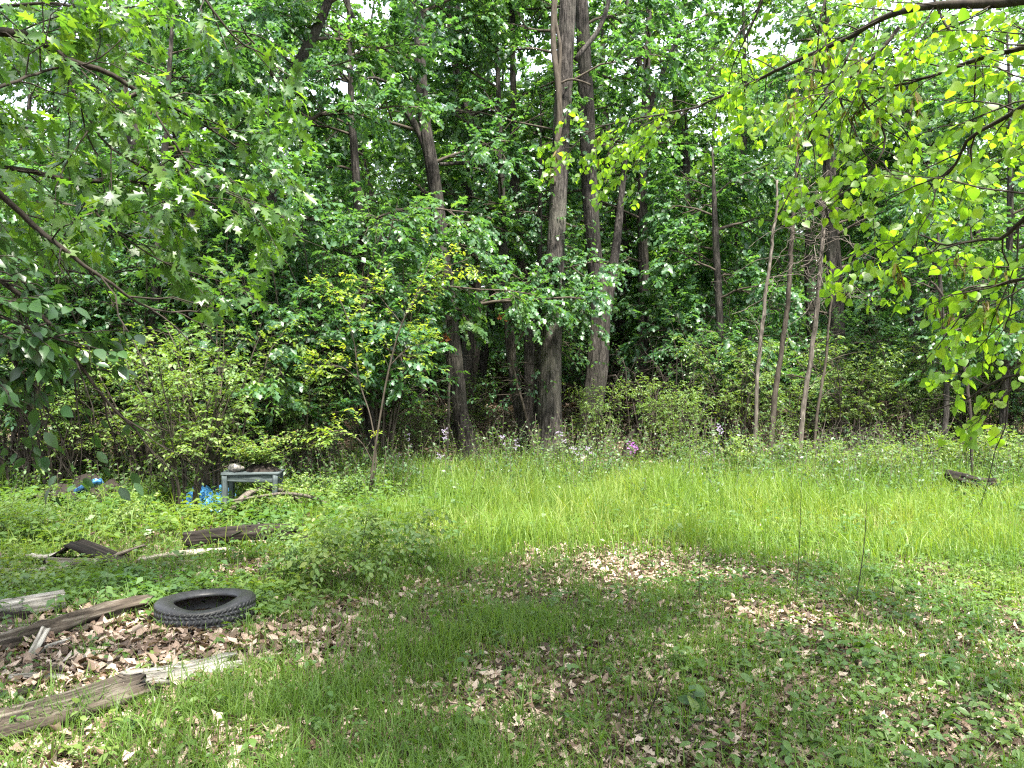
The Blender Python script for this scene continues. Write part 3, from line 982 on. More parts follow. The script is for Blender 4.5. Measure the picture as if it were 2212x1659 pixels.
rng = np.random.default_rng(77)
TREES = [proto_tree(201, 13, 2.6, 22, 3.0, .175, 10), proto_tree(202, 12, 2.0, 22, 2.8, .175, 10), proto_tree(203, 14, 3.2, 22, 3.2, .18, 10), proto_tree(204, 9, 1.6, 18, 2.3, .165, 10)]
LAB = {0: "tall dim tree deep in the wood behind the front row of trunks"}
spots = [(2.6, 23.5, 1300), (5.2, 24.5, 1476), (9.8, 22.8, 1852), (13.2, 23.5, 2080), (7.6, 26.5, 1604), (12.0, 27.0, 1877), (-4.0, 22.6, 799), (-9.5, 22.4, 370)]
for yy in np.arange(22.5, 62, 4.4):
    half = .66 * yy + 3
    x = -half + rng.random() * 4
    while x < half:
        px = 1106 + x / yy * FPX
        spots.append((x + rng.normal() * .7, yy + rng.normal() * 1.1, px))
        x += 4.0 + 2.4 * rng.random() + (1.0 if yy < 27 else 0)
used = set()
for x, y, px in spots:
    # the photograph's bright gap of sky right of the thickest trunk: low young trees only
    gap = 1400 < px < 2010
    k = int(rng.integers(0, 3)) if not gap or rng.random() < .55 else 3
    if 880 < px < 1420 and y < 34 and rng.random() < .2:
        continue
    s = (.85 + .3 * rng.random()) if not gap else (.85 + .3 * rng.random()) * (y / 36 if y > 36 else 1)
    loc = (x, y, float(gh(x, y)))
    zone = ["behind the young oaks on the left", "between the leaning oak and the forked oak", "under the bright gap of sky right of the forked oak", "behind the heart-shaped leaves on the right"][int(np.searchsorted([880, 1330, 1880], px))]
    LAB[0] = ("tall dim tree " if y < 36 else "farthest faint tree ") + zone
    GRP = ("trees " if y < 36 else "farthest trees ") + zone
    if k in used:
        copy_tree(TREES[k], loc, rng.random() * 6.28, s, LAB[0], "tree", GRP)
    else:
        used.add(k)
        TREES[k].location = loc
        TREES[k].scale = (s,) * 3
        tag(TREES[k], LAB[0], "tree", GRP)
for k in range(4):
    if k not in used:
        free_of_frame(TREES[k])

SHRUBS = [proto_shrub(301, 2.8, 11, .085, nsub=8, ntwig=5), proto_shrub(302, 2.0, 10, .08, nsub=8, ntwig=5), proto_shrub(303, 3.6, 12, .09, nsub=9, ntwig=5)]
used = set()
sh = []
for yy in np.arange(19.5, 60, 2.7):
    half = .66 * yy + 2
    x = -half + rng.random() * 3
    while x < half:
        sh.append((x + rng.normal() * .6, yy + rng.normal() * .9))
        x += 1.7 + 1.5 * rng.random() + .035 * yy
for yy in (57, 61, 66):
    for x in np.arange(-.68 * yy, .68 * yy, 3.4):
        sh.append((x + rng.normal() * .8, yy + rng.normal() * 1.2))
for x, y in sh:
    px = 1106 + x / y * FPX
    if 860 < px < 1480 and (y < 21.5 or (y < 30 and rng.random() < .2)):
        continue
    k = int(rng.integers(0, 3))
    if y > 26 and rng.random() < .5:
        k = 2
    s = .85 + .5 * rng.random() + (.45 if y > 30 else 0) + (.6 if y > 54 else 0)
    loc = (x, y, float(gh(x, y)))
    zone = ["behind the thicket on the left", "between the leaning oak and the forked oak", "behind the tangled thicket and dead stems", "behind the heart-shaped leaves on the right"][int(np.searchsorted([880, 1330, 1880], px))]
    lab = ("understorey shrub in the shade " if y < 32 else "distant faint shrub ") + zone
    grp = ("understorey shrubs " if y < 32 else "distant shrubs ") + zone
    if k in used:
        copy_tree(SHRUBS[k], loc, rng.random() * 6.28, s, lab, "shrub", grp)
    else:
        used.add(k)
        SHRUBS[k].location = loc
        SHRUBS[k].scale = (s,) * 3
        tag(SHRUBS[k], lab, "shrub", grp)


# front shrubs on the left, each with its own label
def shrub_at(x, ybase, Y, proto, s, rz, label, name=None):
    X = (x - 1106) / FPX * Y
    return copy_tree(proto, (X, Y, float(gh(X, Y))), rz, s, label, "shrub", None)


SHL = [proto_shrub(311, 3.4, 13, .075, leaf='shrub', tmpl=KITE, nsub=10, ntwig=5, nleaf=11, name="honeysuckle_shrub", spread=.5),
       proto_shrub(312, 2.2, 12, .062, leaf='bramble', tmpl=KITE, nsub=8, ntwig=4, nleaf=8, name="light_green_shrub", spread=.5),
       proto_shrub(313, .75, 12, .06, leaf='bramble', tmpl=KITE, nsub=6, ntwig=3, nleaf=7, name="bramble_bush", spread=1.3)]
FRONT = [
    (0, 690, 13.0, 1.34, .3, "dense dark shrub behind the old table, tallest of the left thicket"),
    (0, 820, 14.6, 1.34, 2.0, "dense dark shrub left of the leaning oak's foot"),
    (0, 560, 14.5, 1.41, 4.0, "dense dark shrub far behind the blue tarpaulin"),
    (0, 380, 14.2, 1.47, 1.0, "dense dark shrub behind the brown heap on the left"),
    (0, 180, 13.5, 1.47, 5.0, "dense dark shrub behind the hanging twigs at the left edge"),
    (0, 20, 12.5, 1.41, 3.0, "dense dark shrub cut by the left edge of the picture"),
    (0, 620, 12.2, 1.09, 5.5, "dense dark shrub between the table and the young yellow-green tree"),
    (0, 480, 12.6, 1.22, 2.7, "dense dark shrub straight behind the blue tarpaulin"),
    (0, 280, 12.4, 1.22, .9, "dense dark shrub rising over the dark blue strip"),
    (0, 90, 11.6, 1.15, 4.6, "dense dark shrub behind the hanging oval leaves"),
    (0, 1560, 18.6, 0.95, 3.6, "dense dark shrub between the tangled thicket and the dead stems"),
    (0, 1950, 18.4, 1.00, .4, "dense dark shrub left of the tall dark trunk on the right"),
    (0, 2080, 18.0, 0.95, 1.9, "dense dark shrub between the right edge trunk and the small bramble trunk"),
    (0, 2200, 17.0, 1.00, 5.1, "dense dark shrub cut by the right edge of the picture"),
    (0, 1760, 18.8, 0.90, 2.4, "dense dark shrub straight behind the dead stems"),
    (1, 1600, 17.2, 1.20, 1.1, "light green shrub left of the dead stems, behind the brambles"),
    (1, 1820, 16.6, 1.15, 2.0, "light green shrub right of the tangled dead stem"),
    (1, 2070, 16.8, 1.20, 3.0, "light green shrub beside the small trunk in the brambles"),
    (1, 1480, 16.2, 0.70, 5.0, "light green shrub just right of the magenta bloom"),
    (1, 1010, 19.5, 0.80, 4.0, "light green shrub in the gap right behind the leaning oak"),
    (1, 470, 10.6, 1.16, .5, "light green shrub in front of the table's left side"),
    (1, 400, 10.0, 1.00, 2.5, "light green shrub between the blue tarpaulin and the brown heap"),
    (1, 330, 11.5, 1.10, 1.5, "light green shrub right behind the brown heap"),
    (1, 120, 11.2, 0.98, 3.5, "light green shrub at the far left behind the brown heap"),
    (1, 640, 11.8, 0.92, 3.1, "light green shrub rising directly behind the table top"),
    (1, 1420, 16.6, 0.80, 2.2, "light green shrub in front of the tangled thicket"),
    (1, 1290, 17.2, 0.75, .2, "light green shrub at the foot of the forked oak"),
    (1, 900, 16.0, 0.60, 5.2, "light green shrub at the left foot of the leaning oak"),
    (1, 1880, 17.0, 0.95, 4.4, "light green shrub below the stout dark trunk on the right"),
    (1, 2000, 16.2, 0.80, 1.2, "light green shrub below the tall dark trunk on the right"),
    (1, 1700, 16.4, 0.80, 3.9, "light green shrub behind the feet of the dead stems"),
    (1, 2140, 17.5, 1.00, .7, "light green shrub behind the slim trunk at the right edge"),
    (2, 1640, 13.6, 0.85, .1, "sunlit bramble at the foot of the dead stems, leftmost of its row"),
    (2, 1760, 13.9, 0.75, 1.3, "sunlit bramble just right of the dead stems' feet"),
    (2, 1880, 13.3, 0.70, 2.3, "sunlit bramble in the middle of the bramble row"),
    (2, 1985, 13.8, 0.80, 3.3, "sunlit bramble left of the dark log on the right"),
    (2, 2090, 13.9, 0.95, 4.3, "sunlit bramble behind the dark log on the right"),
    (2, 2190, 13.2, 1.00, 5.3, "sunlit bramble at the right edge, largest of its row"),
    (2, 1500, 14.8, 0.70, 4.8, "shaded bramble at the foot of the tangled thicket"),
    (2, 560, 9.4, 0.60, 2.8, "low bramble beneath the table's left leg"),
    (2, 700, 10.2, 0.60, .9, "low bramble right of the table"),
    (2, 230, 8.6, 0.60, 3.7, "low bramble in front of the brown heap"),
    (2, 90, 8.3, 0.60, 5.9, "low bramble at the left edge beyond the planks"),
]
first = set()
for k, px, Y, s, rz, lab in FRONT:
    X = (px - 1106) / FPX * Y
    loc = (X, Y, float(gh(X, Y)))
    if k in first:
        copy_tree(SHL[k], loc, rz, s, lab, "shrub", None)
    else:
        first.add(k)
        SHL[k].location = loc
        SHL[k].rotation_euler = (0, 0, rz)
        SHL[k].scale = (s,) * 3
        tag(SHL[k], lab, "shrub")


# ------------------------------------------------------------------ near trees whose boughs hang into the picture
def in_frame(p, m=40):
    px, py = proj(p)
    return (p[:, 1] > .3) & (px > -m) & (px < 2212 + m) & (py > -m) & (py < 1659 + m)


def leaf_objects(root, tmpl_meshes, tmpl, mat, pos, d, n, size, rnd, count=300):
    """the blades that show largest as leaf parts, the rest joined as one foliage part"""
    d = nrm(d)
    s = nrm(np.cross(d, n))
    n2 = np.cross(s, d)
    px, py = proj(pos)
    vis = (px > 0) & (px < 2212) & (py > 0) & (py < 1659) & (pos[:, 1] > .5)
    score = np.where(vis, size / np.maximum(pos[:, 1], .5), 0)
    order = np.argsort(-score)[:count]
    pick = np.zeros(len(pos), bool)
    pick[order] = score[order] > 0
    base = np.array(root.location)
    for i in np.nonzero(pick)[0]:
        o = bpy.data.objects.new("leaf", tmpl_meshes[i % len(tmpl_meshes)])
        COL.objects.link(o)
        o.parent = root
        z = float(size[i])
        p = pos[i] - base
        o.matrix_basis = Matrix(((s[i, 0] * z, d[i, 0] * z, n2[i, 0] * z, p[0]), (s[i, 1] * z, d[i, 1] * z, n2[i, 1] * z, p[1]),
                                 (s[i, 2] * z, d[i, 2] * z, n2[i, 2] * z, p[2]), (0, 0, 0, 1)))
    mb = MB()
    k = ~pick
    leaves(mb, tmpl, pos[k], d[k], n[k], size[k], rnd[k])
    tag(mb.obj("foliage", mat, root), kind="stuff")


def leaf_meshes(name, tmpl, mat, n=8):
    out = []
    r = np.random.default_rng(3)
    for i in range(n):
        mb = MB()
        T, F = tmpl[i % len(tmpl)]
        mb.add(T, F, float((i + .5) / n))
        out.append(mb.mesh(name, mat))
    return out


def near_tree(name, label, base, trunk, traced, seed, leaf_mat_key, tmpl, size, nsub, Lsub, ntwig, Ltwig, nleaf, over, ldroop, tilt, bark='twig_dark', count=300, up=1.0, leaf_filter=None, Hmesh='leaf', ang=.9, far=1.0):
    """trunk: polyline + radii of a tree that stands just outside the picture; traced: boughs seen in it"""
    rng = np.random.default_rng(seed)
    root = thing(name, label, "tree", base)
    tp, tr = resample([t[:3] for t in trunk], [t[3] for t in trunk], .15)
    mb = MB()
    tubes(mb, tp, tr, 16, ridge=.04, seed=2)
    mb.obj("trunk", M['bark'], root, smooth=True)
    allT = []
    for b in traced:
        start, pts = b[0], b[1]
        P = ([list(start)] if start is not None else []) + [list(Q(x, y, Y * far)) for x, y, Y, r in pts]
        R = ([pts[0][3] * 1.6] if start is not None else []) + [r * far for x, y, Y, r in pts]
        P, R = resample(P, R, .09)
        P = P + np.cumsum(rng.normal(size=P.shape) * .006, axis=0) * np.linspace(0, 1, len(P))[:, None]
        mb = MB()
        tubes(mb, P, R, 7)
        k0 = int(len(P) * (.30 if start is not None else 0.0))
        Pn, Rn = P[None, k0:], R[None, k0:]
        L = float(np.linalg.norm(np.diff(Pn[0], axis=0), axis=1).sum())
        ns = max(3, int(nsub * L))
        S, SR = grow(Pn, Rn, ns, Lsub, .8, rng, K=6, t0=.05, up=-.02, droop=-.18, flat=.6, rmax=.006, taper=.35, tip=.3)
        T, TR = grow(S, SR, ntwig, Ltwig, .75, rng, K=4, t0=.25, up=0, droop=-.2, flat=.7, rmax=.003, tip=.4)
        T = np.concatenate([T, S[:, -4:]], axis=0)
        TR = np.concatenate([TR, SR[:, -4:]], axis=0)
        tubes(mb, S, SR, 4)
        tubes(mb, T, TR, 3)
        mb.obj("branch", M[bark], root, smooth=True)
        allT.append(T)
    T = np.concatenate(allT)
    p, d, nn, sz = twig_leaves(T, nleaf, size, rng, droop=ldroop, tilt=tilt, up=up, ang=ang)
    p = p + d * .02
    keep = p[:, 1] > 1.6
    if leaf_filter is not None:
        keep &= leaf_filter(p)
    p, d, nn, sz = p[keep], d[keep], nn[keep], sz[keep]
    # the rest of the crown, above and beside the picture
    wood, foli = MB(), MB()
    tp2, tr2 = tp, tr
    LP, LR = limb_set(tp2, tr2, over['z0'], over['z1'], over['n'], over['L'], rng, over.get('az'), over.get('rise', .4))
    kf = lambda q: ~in_frame(q, over.get('m', 120)) & ((np.abs(q[:, 0]) > .8) | (q[:, 2] > 2.6) | (q[:, 1] < -.8))
    tubes(wood, LP[[not in_frame(q, 20).any() for q in LP]], LR[[not in_frame(q, 20).any() for q in LP]], 6)
    S, SR = grow(LP, LR, over.get('nsub', 8), over.get('Lsub', 1.1), .85, rng, K=5, t0=.2, up=.1, droop=-.1, flat=.6, rmax=.015)
    T2, TR2 = grow(S, SR, over.get('ntwig', 6), .5, .8, rng, K=4, t0=.1, up=.05, droop=-.15, flat=.7, rmax=.005)
    k1 = kf(S[:, -1]) & kf(S[:, 0]) & kf(S[:, 2])
    k2 = kf(T2[:, -1]) & kf(T2[:, 0])
    tubes(wood, S[k1], SR[k1], 3)
    T2 = T2[k2]
    tag(wood.obj("branchwork", M[bark], root, smooth=True), kind="stuff")
    p2, d2, n2, s2 = twig_leaves(T2, over.get('nleaf', 8), size * over.get('ls', 1.15), rng, droop=.3, tilt=.4)
    k3 = ~in_frame(p2, 60)
    leaves(foli, KITE, p2[k3], d2[k3], n2[k3], s2[k3], clumped(p2[k3], rng))
    tag(foli.obj("crown", M[leaf_mat_key], root), kind="stuff")
    leaf_objects(root, leaf_meshes(Hmesh, tmpl, M[leaf_mat_key]), tmpl, M[leaf_mat_key], p, d, nn, sz, np.clip(clumped(p, rng, .4, 1.6), 0, 1), count)
    return root, allT


RB = (3.5, 2.9)
fork = (3.1, 3.0, 2.6)
fork2 = (3.2, 2.95, 2.0)
redbud_boughs = [
    (fork, [(2240, -6, 3.9, .030), (2130, 4, 4.1, .026), (2010, 10, 4.3, .020), (1910, 38, 4.6, .017), (1830, 85, 4.9, .014), (1720, 130, 5.3, .012), (1600, 190, 5.8, .010), (1480, 238, 6.3, .008), (1371, 260, 6.7, .006), (1284, 287, 7.0, .005), (1225, 350, 7.2, .003)]),
    (None, [(1941, 60, 4.5, .012), (1901, 110, 4.5, .011), (1861, 147, 4.55, .009), (1808, 187, 4.6, .008), (1765, 240, 4.7, .006), (1738, 333, 4.8, .005), (1721, 393, 4.85, .004), (1681, 467, 4.9, .003)]),
    (None, [(1851, 75, 4.8, .008), (1821, 153, 4.75, .007), (1815, 220, 4.7, .007), (1838, 273, 4.7, .006), (1861, 333, 4.65, .005), (1911, 410, 4.6, .003)]),
    (None, [(1851, 152, 4.55, .008), (1868, 227, 4.5, .007), (1898, 267, 4.5, .007), (1911, 300, 4.5, .006), (1905, 333, 4.5, .006), (1881, 367, 4.5, .005), (1841, 407, 4.55, .004), (1781, 453, 4.6, .003)]),
    (fork, [(2240, 110, 3.7, .014), (2108, 150, 4.0, .011), (2041, 177, 4.2, .009), (1951, 207, 4.4, .007), (1880, 212, 4.6, .004)]),
    (fork2, [(2240, 215, 3.4, .012), (2158, 253, 3.6, .010), (2105, 283, 3.7, .008), (2081, 320, 3.8, .007), (2058, 363, 3.9, .006), (1991, 390, 4.0, .004), (1930, 430, 4.1, .003)]),
    (fork2, [(2240, 440, 3.3, .013), (2191, 483, 3.5, .010), (2168, 503, 3.6, .009), (2108, 510, 3.8, .007), (2041, 520, 4.0, .005), (1975, 497, 4.2, .004), (1880, 560, 4.5, .003), (1800, 640, 4.8, .002)]),
    (None, [(1655, -20, 5.2, .008), (1621, 60, 5.3, .006), (1595, 110, 5.4, .005), (1568, 170, 5.5, .003)]),
    (None, [(1788, -20, 4.9, .007), (1771, 43, 4.9, .006), (1761, 117, 4.95, .005), (1751, 160, 5.0, .004), (1725, 225, 5.0, .003)]),
    (fork2, [(2240, 600, 3.6, .008), (2150, 620, 3.9, .006), (2060, 640, 4.2, .004), (1990, 690, 4.4, .003)]),
    (fork2, [(2240, 790, 3.6, .008), (2160, 820, 3.8, .006), (2080, 860, 4.0, .004), (2010, 880, 4.1, .002)]),
    (None, [(2010, -20, 4.3, .008), (2050, 60, 4.2, .006), (2130, 100, 4.0, .004)]),
    (None, [(1480, 238, 6.3, .005), (1400, 330, 6.5, .004), (1350, 380, 6.6, .003)]),
]


def redbud_filter(p):
    px, py = proj(p)
    # keep the middle of the view as open as it is in the photograph
    lim = np.where(px > 2000, 960, np.where(px > 1780, 700 - (2000 - px) * .25, np.where(px > 1640, 480, np.where(px > 1150, 450, -1))))
    thin = (px < 1560) & (py < 235)
    return ((py < lim) & ~thin) | (px > 2212)


rb_root, rb_twigs = near_tree(
    "redbud_tree", "redbud with yellow-green heart-shaped leaves and hanging pods reaching in from upper right", (RB[0], RB[1], 0),
    [(3.5, 2.9, -.1, .14), (3.45, 2.9, .5, .10), (3.35, 2.95, 1.4, .09), (3.1, 3.0, 2.6, .07), (2.9, 3.1, 4.0, .05), (2.8, 3.1, 5.6, .02)],
    redbud_boughs, 401, 'redbud', HEART, .060, 8, .75, 3, .28, 5,
    dict(z0=2.6, z1=5.4, n=30, L=4.5, rise=.42, nsub=10, ntwig=7, nleaf=9, Lsub=1.3, ls=1.9, az=lambda k, h, r: r.uniform(2.35, 4.9)), .75, .9, up=.55, leaf_filter=redbud_filter, far=1.28)  # unseen crown limbs aimed and leaves enlarged to shade the near ground


def pods():
    r = np.random.default_rng(9)
    T, F = (np.array([(0, 0, 0), (.09, .2, .01), (.10, .7, -.01), (0, 1, 0), (-.10, .7, -.01), (-.09, .2, .01)], float), [np.array([[0, 1, 2, 3], [0, 3, 4, 5]])])
    ms = []
    for i in range(5):
        mb = MB()
        V = T.copy()
        V[:, 0] += .06 * math.sin(i) * V[:, 1] ** 2
        mb.add(np.concatenate([V + [0, 0, .012], V - [0, 0, .012]]), [F[0], F[0][:, ::-1] + 6], i / 4)
        ms.append(mb.mesh("seed_pod", M['pod']))
    T = np.concatenate(rb_twigs)
    tips = T[:, 1]
    px, py = proj(tips)
    zone = (((px > 1660) & (px < 1990) & (py > 120) & (py < 330)) | ((px > 1900) & (px < 2212) & (py > 520) & (py < 690)) | ((px > 1190) & (px < 1330) & (py > 280) & (py < 380)) | ((px > 1480) & (px < 1560) & (py < 120)))
    idx = np.nonzero(zone)[0]
    r.shuffle(idx)
    base = np.array(rb_root.location)
    n = 0
    for i in idx[:60]:
        for q in range(int(r.integers(3, 7))):
            if n >= 290:
                return
            n += 1
            o = bpy.data.objects.new("seed_pod", ms[int(r.integers(0, 5))])
            COL.objects.link(o)
            o.parent = rb_root
            d = nrm(np.array([r.normal() * .22, r.normal() * .22, -1.0]))
            s = nrm(np.cross(d, r.normal(size=3)))
            nn = np.cross(s, d)
            z = .085 * (.7 + .5 * r.random())
            p = tips[i] + r.normal(size=3) * .018 - base
            o.matrix_basis = Matrix(((s[0] * z, d[0] * z, nn[0] * z, p[0]), (s[1] * z, d[1] * z, nn[1] * z, p[1]), (s[2] * z, d[2] * z, nn[2] * z, p[2]), (0, 0, 0, 1)))


pods()

of1, of2, of3 = (-5.6, 5.2, 4.2), (-5.7, 5.1, 3.2), (-5.75, 5.1, 2.6)
oak_boughs = [
    (of1, [(-30, 70, 5.0, .030), (80, 83, 5.1, .026), (133, 123, 5.2, .022), (233, 160, 5.3, .018), (317, 213, 5.4, .014), (400, 250, 5.6, .010), (480, 300, 5.8, .007), (560, 350, 6.0, .004)]),
    (of2, [(-30, 360, 5.3, .022), (77, 370, 5.4, .018), (150, 387, 5.4, .016), (283, 393, 5.5, .013), (367, 400, 5.6, .010), (450, 425, 5.8, .007), (560, 480, 6.0, .005), (640, 500, 6.1, .003)]),
    (of2, [(-30, 385, 4.5, .020), (67, 473, 4.6, .016), (140, 530, 4.6, .013), (233, 596, 4.7, .010), (300, 645, 4.8, .008), (360, 670, 4.9, .006), (430, 668, 5.0, .005), (500, 690, 5.1, .003)]),
    (None, [(425, -30, 5.6, .009), (467, 30, 5.6, .008), (520, 90, 5.7, .007), (567, 112, 5.8, .005), (620, 180, 5.9, .003)]),
    (None, [(183, 392, 5.4, .008), (220, 477, 5.3, .007), (280, 523, 5.3, .006), (350, 570, 5.4, .005), (430, 600, 5.5, .004), (540, 640, 5.6, .003)]),
    (of1, [(-30, 180, 4.6, .012), (43, 157, 4.8, .010), (133, 130, 5.1, .008), (220, 120, 5.2, .005), (300, 60, 5.3, .003)]),
    (None, [(317, 213, 5.4, .008), (370, 300, 5.4, .007), (430, 380, 5.5, .006), (520, 430, 5.6, .005), (600, 470, 5.7, .003)]),
    (None, [(133, 123, 5.2, .010), (180, 240, 5.1, .008), (240, 320, 5.1, .007), (330, 380, 5.2, .005)]),
    (of3, [(-30, 560, 5.6, .012), (60, 580, 5.7, .010), (180, 610, 5.8, .007), (280, 600, 5.9, .004)]),
    (of1, [(-30, 20, 5.5, .012), (100, 10, 5.6, .010), (220, 30, 5.8, .007), (330, 20, 5.9, .004)]),
]


def oak_filter(p):
    px, py = proj(p)
    lim = np.where(px < 200, 560, np.where(px < 420, 640, np.where(px < 560, 700 - (px - 420) * .2, 640 - (px - 560) * 2.0)))
    return (py < lim) | (px < 0)


near_tree("oak_tree", "near oak whose glossy lobed boughs droop in from the upper left edge", (-5.9, 5.0, 0),
          [(-5.9, 5.0, -.1, .24), (-5.88, 5.0, .6, .17), (-5.8, 5.1, 2.4, .15), (-5.6, 5.2, 4.2, .12), (-5.5, 5.3, 7, .08), (-5.4, 5.3, 10, .03)],
          oak_boughs, 402, 'oak_near', OAK_HI, .118, 7, .75, 3, .28, 6,
          dict(z0=4.6, z1=9.6, n=28, L=8.6, rise=.22, nsub=11, ntwig=6, nleaf=9, Lsub=2.0, m=60, ls=1.5, az=lambda k, h, r: r.uniform(-1.8, -.72)), .45, .55, up=.85, leaf_filter=oak_filter)  # limbs out of view are steered to shade the foreground, sparing the boughs

hf1, hf2 = (-3.9, 3.2, 2.6), (-3.95, 3.2, 2.0)
hb = [
    (hf1, [(-30, 590, 3.9, .014), (50, 650, 4.0, .012), (100, 703, 4.0, .011), (160, 800, 4.1, .009), (207, 866, 4.1, .007), (253, 913, 4.15, .006), (283, 953, 4.2, .004), (330, 1005, 4.2, .002)]),
    (hf2, [(-30, 720, 3.8, .010), (30, 780, 3.9, .008), (67, 846, 3.95, .006), (80, 903, 4.0, .005), (90, 970, 4.0, .004), (100, 1020, 4.0, .002)]),
    (hf1, [(-30, 660, 3.6, .010), (60, 690, 3.7, .008), (140, 720, 3.8, .006), (220, 740, 3.9, .003)]),
    (hf2, [(-30, 800, 3.7, .008), (20, 850, 3.8, .006), (50, 930, 3.8, .004)]),
    (None, [(67, 846, 3.95, .004), (110, 900, 4.0, .004), (140, 960, 4.0, .003), (155, 1010, 4.0, .002)]),
    (None, [(160, 800, 4.1, .005), (170, 880, 4.1, .004), (185, 950, 4.1, .003), (180, 1030, 4.1, .002)]),
]


def hb_filter(p):
    px, py = proj(p)
    lim = np.where(px < 120, 860, np.where(px < 260, 800, 730))
    dens = np.random.default_rng(1).random(len(p))
    return ((py < lim) | (dens < .10)) & ((px < 300) | (px < 0))


near_tree("hornbeam_tree", "near tree with dark oval leaves hanging at the left edge above the brown heap", (-4.1, 3.1, 0),
          [(-4.1, 3.1, -.1, .11), (-4.08, 3.1, .5, .08), (-4.0, 3.15, 1.6, .07), (-3.9, 3.2, 2.6, .055), (-3.8, 3.2, 4.2, .02)],
          hb, 403, 'oval', OVAL, .085, 11, .40, 3, .2, 5,
          dict(z0=2.4, z1=4.0, n=12, L=2.0, rise=.3, nsub=6, ntwig=5, nleaf=7, Lsub=.8), .4, .5, up=.8, leaf_filter=hb_filter)


# ------------------------------------------------------------------ sapling in the clearing and other single plants
def sapling():
    r = np.random.default_rng(55)
    Y = 10.4
    b = GP(1080 / 1.3562 * 1.0 if False else 797, 1090)
    Y = b[1]
    root = thing("young_tree", "young tree with sparse bright yellow-green leaves at the edge of the clearing", "tree", b)
    stems = [[(797, 1090, 7), (806, 1000, 6.5), (818, 920, 6), (842, 790, 5.5), (868, 700, 4.5), (895, 645, 4), (918, 590, 3), (935, 545, 2)],
             [(797, 1080, 5.5), (812, 990, 5), (800, 900, 4.5), (775, 820, 4), (765, 740, 3), (740, 660, 2.5), (715, 610, 2)],
             [(806, 1000, 4), (775, 950, 3.5), (740, 930, 3), (700, 935, 2)],
             [(880, 680, 4), (915, 620, 3), (960, 580, 2.5), (1010, 560, 2)],
             [(842, 790, 3.5), (885, 750, 3), (925, 740, 2)],
             [(775, 820, 3), (730, 790, 2.5), (690, 790, 2)],
             [(868, 700, 3), (820, 640, 2.5), (790, 600, 2)]]
    foli = MB()
    for k, s in enumerate(stems):
        off = r.normal() * .35 if k else 0
        pts = [Q(x, y, Y + off * i / len(s)) for i, (x, y, q) in enumerate(s)]
        rr = [q * .72 / FPX * Y / 2 for x, y, q in s]
        P, R = resample(pts, rr, .07)
        mb = MB()
        tubes(mb, P, R, 7)
        k0 = int(len(P) * (.45 if k < 2 else .2))
        S, SR = grow(P[None, k0:], R[None, k0:], 16 if k < 2 else 9, .55, .9, r, K=5, t0=.0, up=.05, droop=-.05, flat=.7, rmax=.004)
        T, TR = grow(S, SR, 3, .22, .8, r, K=3, t0=.2, up=0, droop=-.05, flat=.6, rmax=.002)
        tubes(mb, S, SR, 3)
        tubes(mb, T, TR, 3)
        mb.obj("stem" if k < 2 else "branch", M['twig'], root, smooth=True)
        TT = np.concatenate([T, S[:, -3:]])
        p, d, nn, sz = twig_leaves(TT, 5, .062, r, droop=.15, tilt=.4)
        leaves(foli, OVAL, p, d, nn, sz, np.clip(clumped(p, r, .5, 1.5) * 1.15, 0, 1))
    tag(foli.obj("crown", M['sapling'], root), kind="stuff")


sapling()


def stem_plant(name, label, cat, px, py, h, lean, nl, size, mat, seed, tmpl=OVAL, stem_mat='twig', stem_r=.003, pairs=True, group=None, up=.9):
    r = np.random.default_rng(seed)
    b = GP(px, py)
    root = thing(name, label, cat, b, group)
    s = np.linspace(0, 1, 6)[:, None]
    P = b + np.array([lean * h, r.normal() * .1 * h, 0]) * s**1.4 + np.array([0, 0, h]) * s + np.array([0, 0, -.02]) * (s == 0)
    P = P + np.cumsum(r.normal(size=P.shape) * .012 * h, axis=0) * (s > 0)
    mb = MB()
    tubes(mb, P, np.linspace(stem_r, stem_r * .4, 6), 5)
    mb.obj("stem", M[stem_mat], root, smooth=True)
    ms = leaf_meshes("leaf", tmpl, M[mat], 6)
    for i in range(nl):
        t = .25 + .75 * (i + .5) / nl
        f = t * 5
        j = min(int(f), 4)
        p = P[j] * (1 - f + j) + P[j + 1] * (f - j)
        a = i * 2.4 + r.normal() * .3
        d = nrm(np.array([math.cos(a), math.sin(a), .15 - .4 * r.random()]))
        n0 = np.array([r.normal() * .3, r.normal() * .3, up])
        ss = nrm(np.cross(d, n0))
        nn = np.cross(ss, d)
        z = size * (.7 + .5 * r.random()) * (1.1 - .4 * t)
        o = bpy.data.objects.new("leaf", ms[int(r.integers(0, 6))])
        COL.objects.link(o)
        o.parent = root
        q = p - b
        o.matrix_basis = Matrix(((ss[0] * z, d[0] * z, nn[0] * z, q[0]), (ss[1] * z, d[1] * z, nn[1] * z, q[1]), (ss[2] * z, d[2] * z, nn[2] * z, q[2]), (0, 0, 0, 1)))
    return root


for px, py, sc_, rz, lab in ((770, 1272, 1.0, .4, "knee-high leafy bush right of the tyre at the clearing's left side"), (862, 1228, .9, 2.2, "knee-high leafy bush just inside the bright grass, left of centre"),
                             (655, 1248, .8, 4.0, "knee-high leafy bush at the right end of the dark beam")):
    g = GP(px, py)
    bush = proto_shrub(640 + px, .62, 7, .055, leaf="bramble", tmpl=OVAL, nsub=7, ntwig=3, nleaf=7, name="weed_bush", spread=.7)
    bush.location = tuple(g)
    bush.scale = (sc_,) * 3
    bush.rotation_euler = (0, 0, rz)
    tag(bush, lab, "plant")

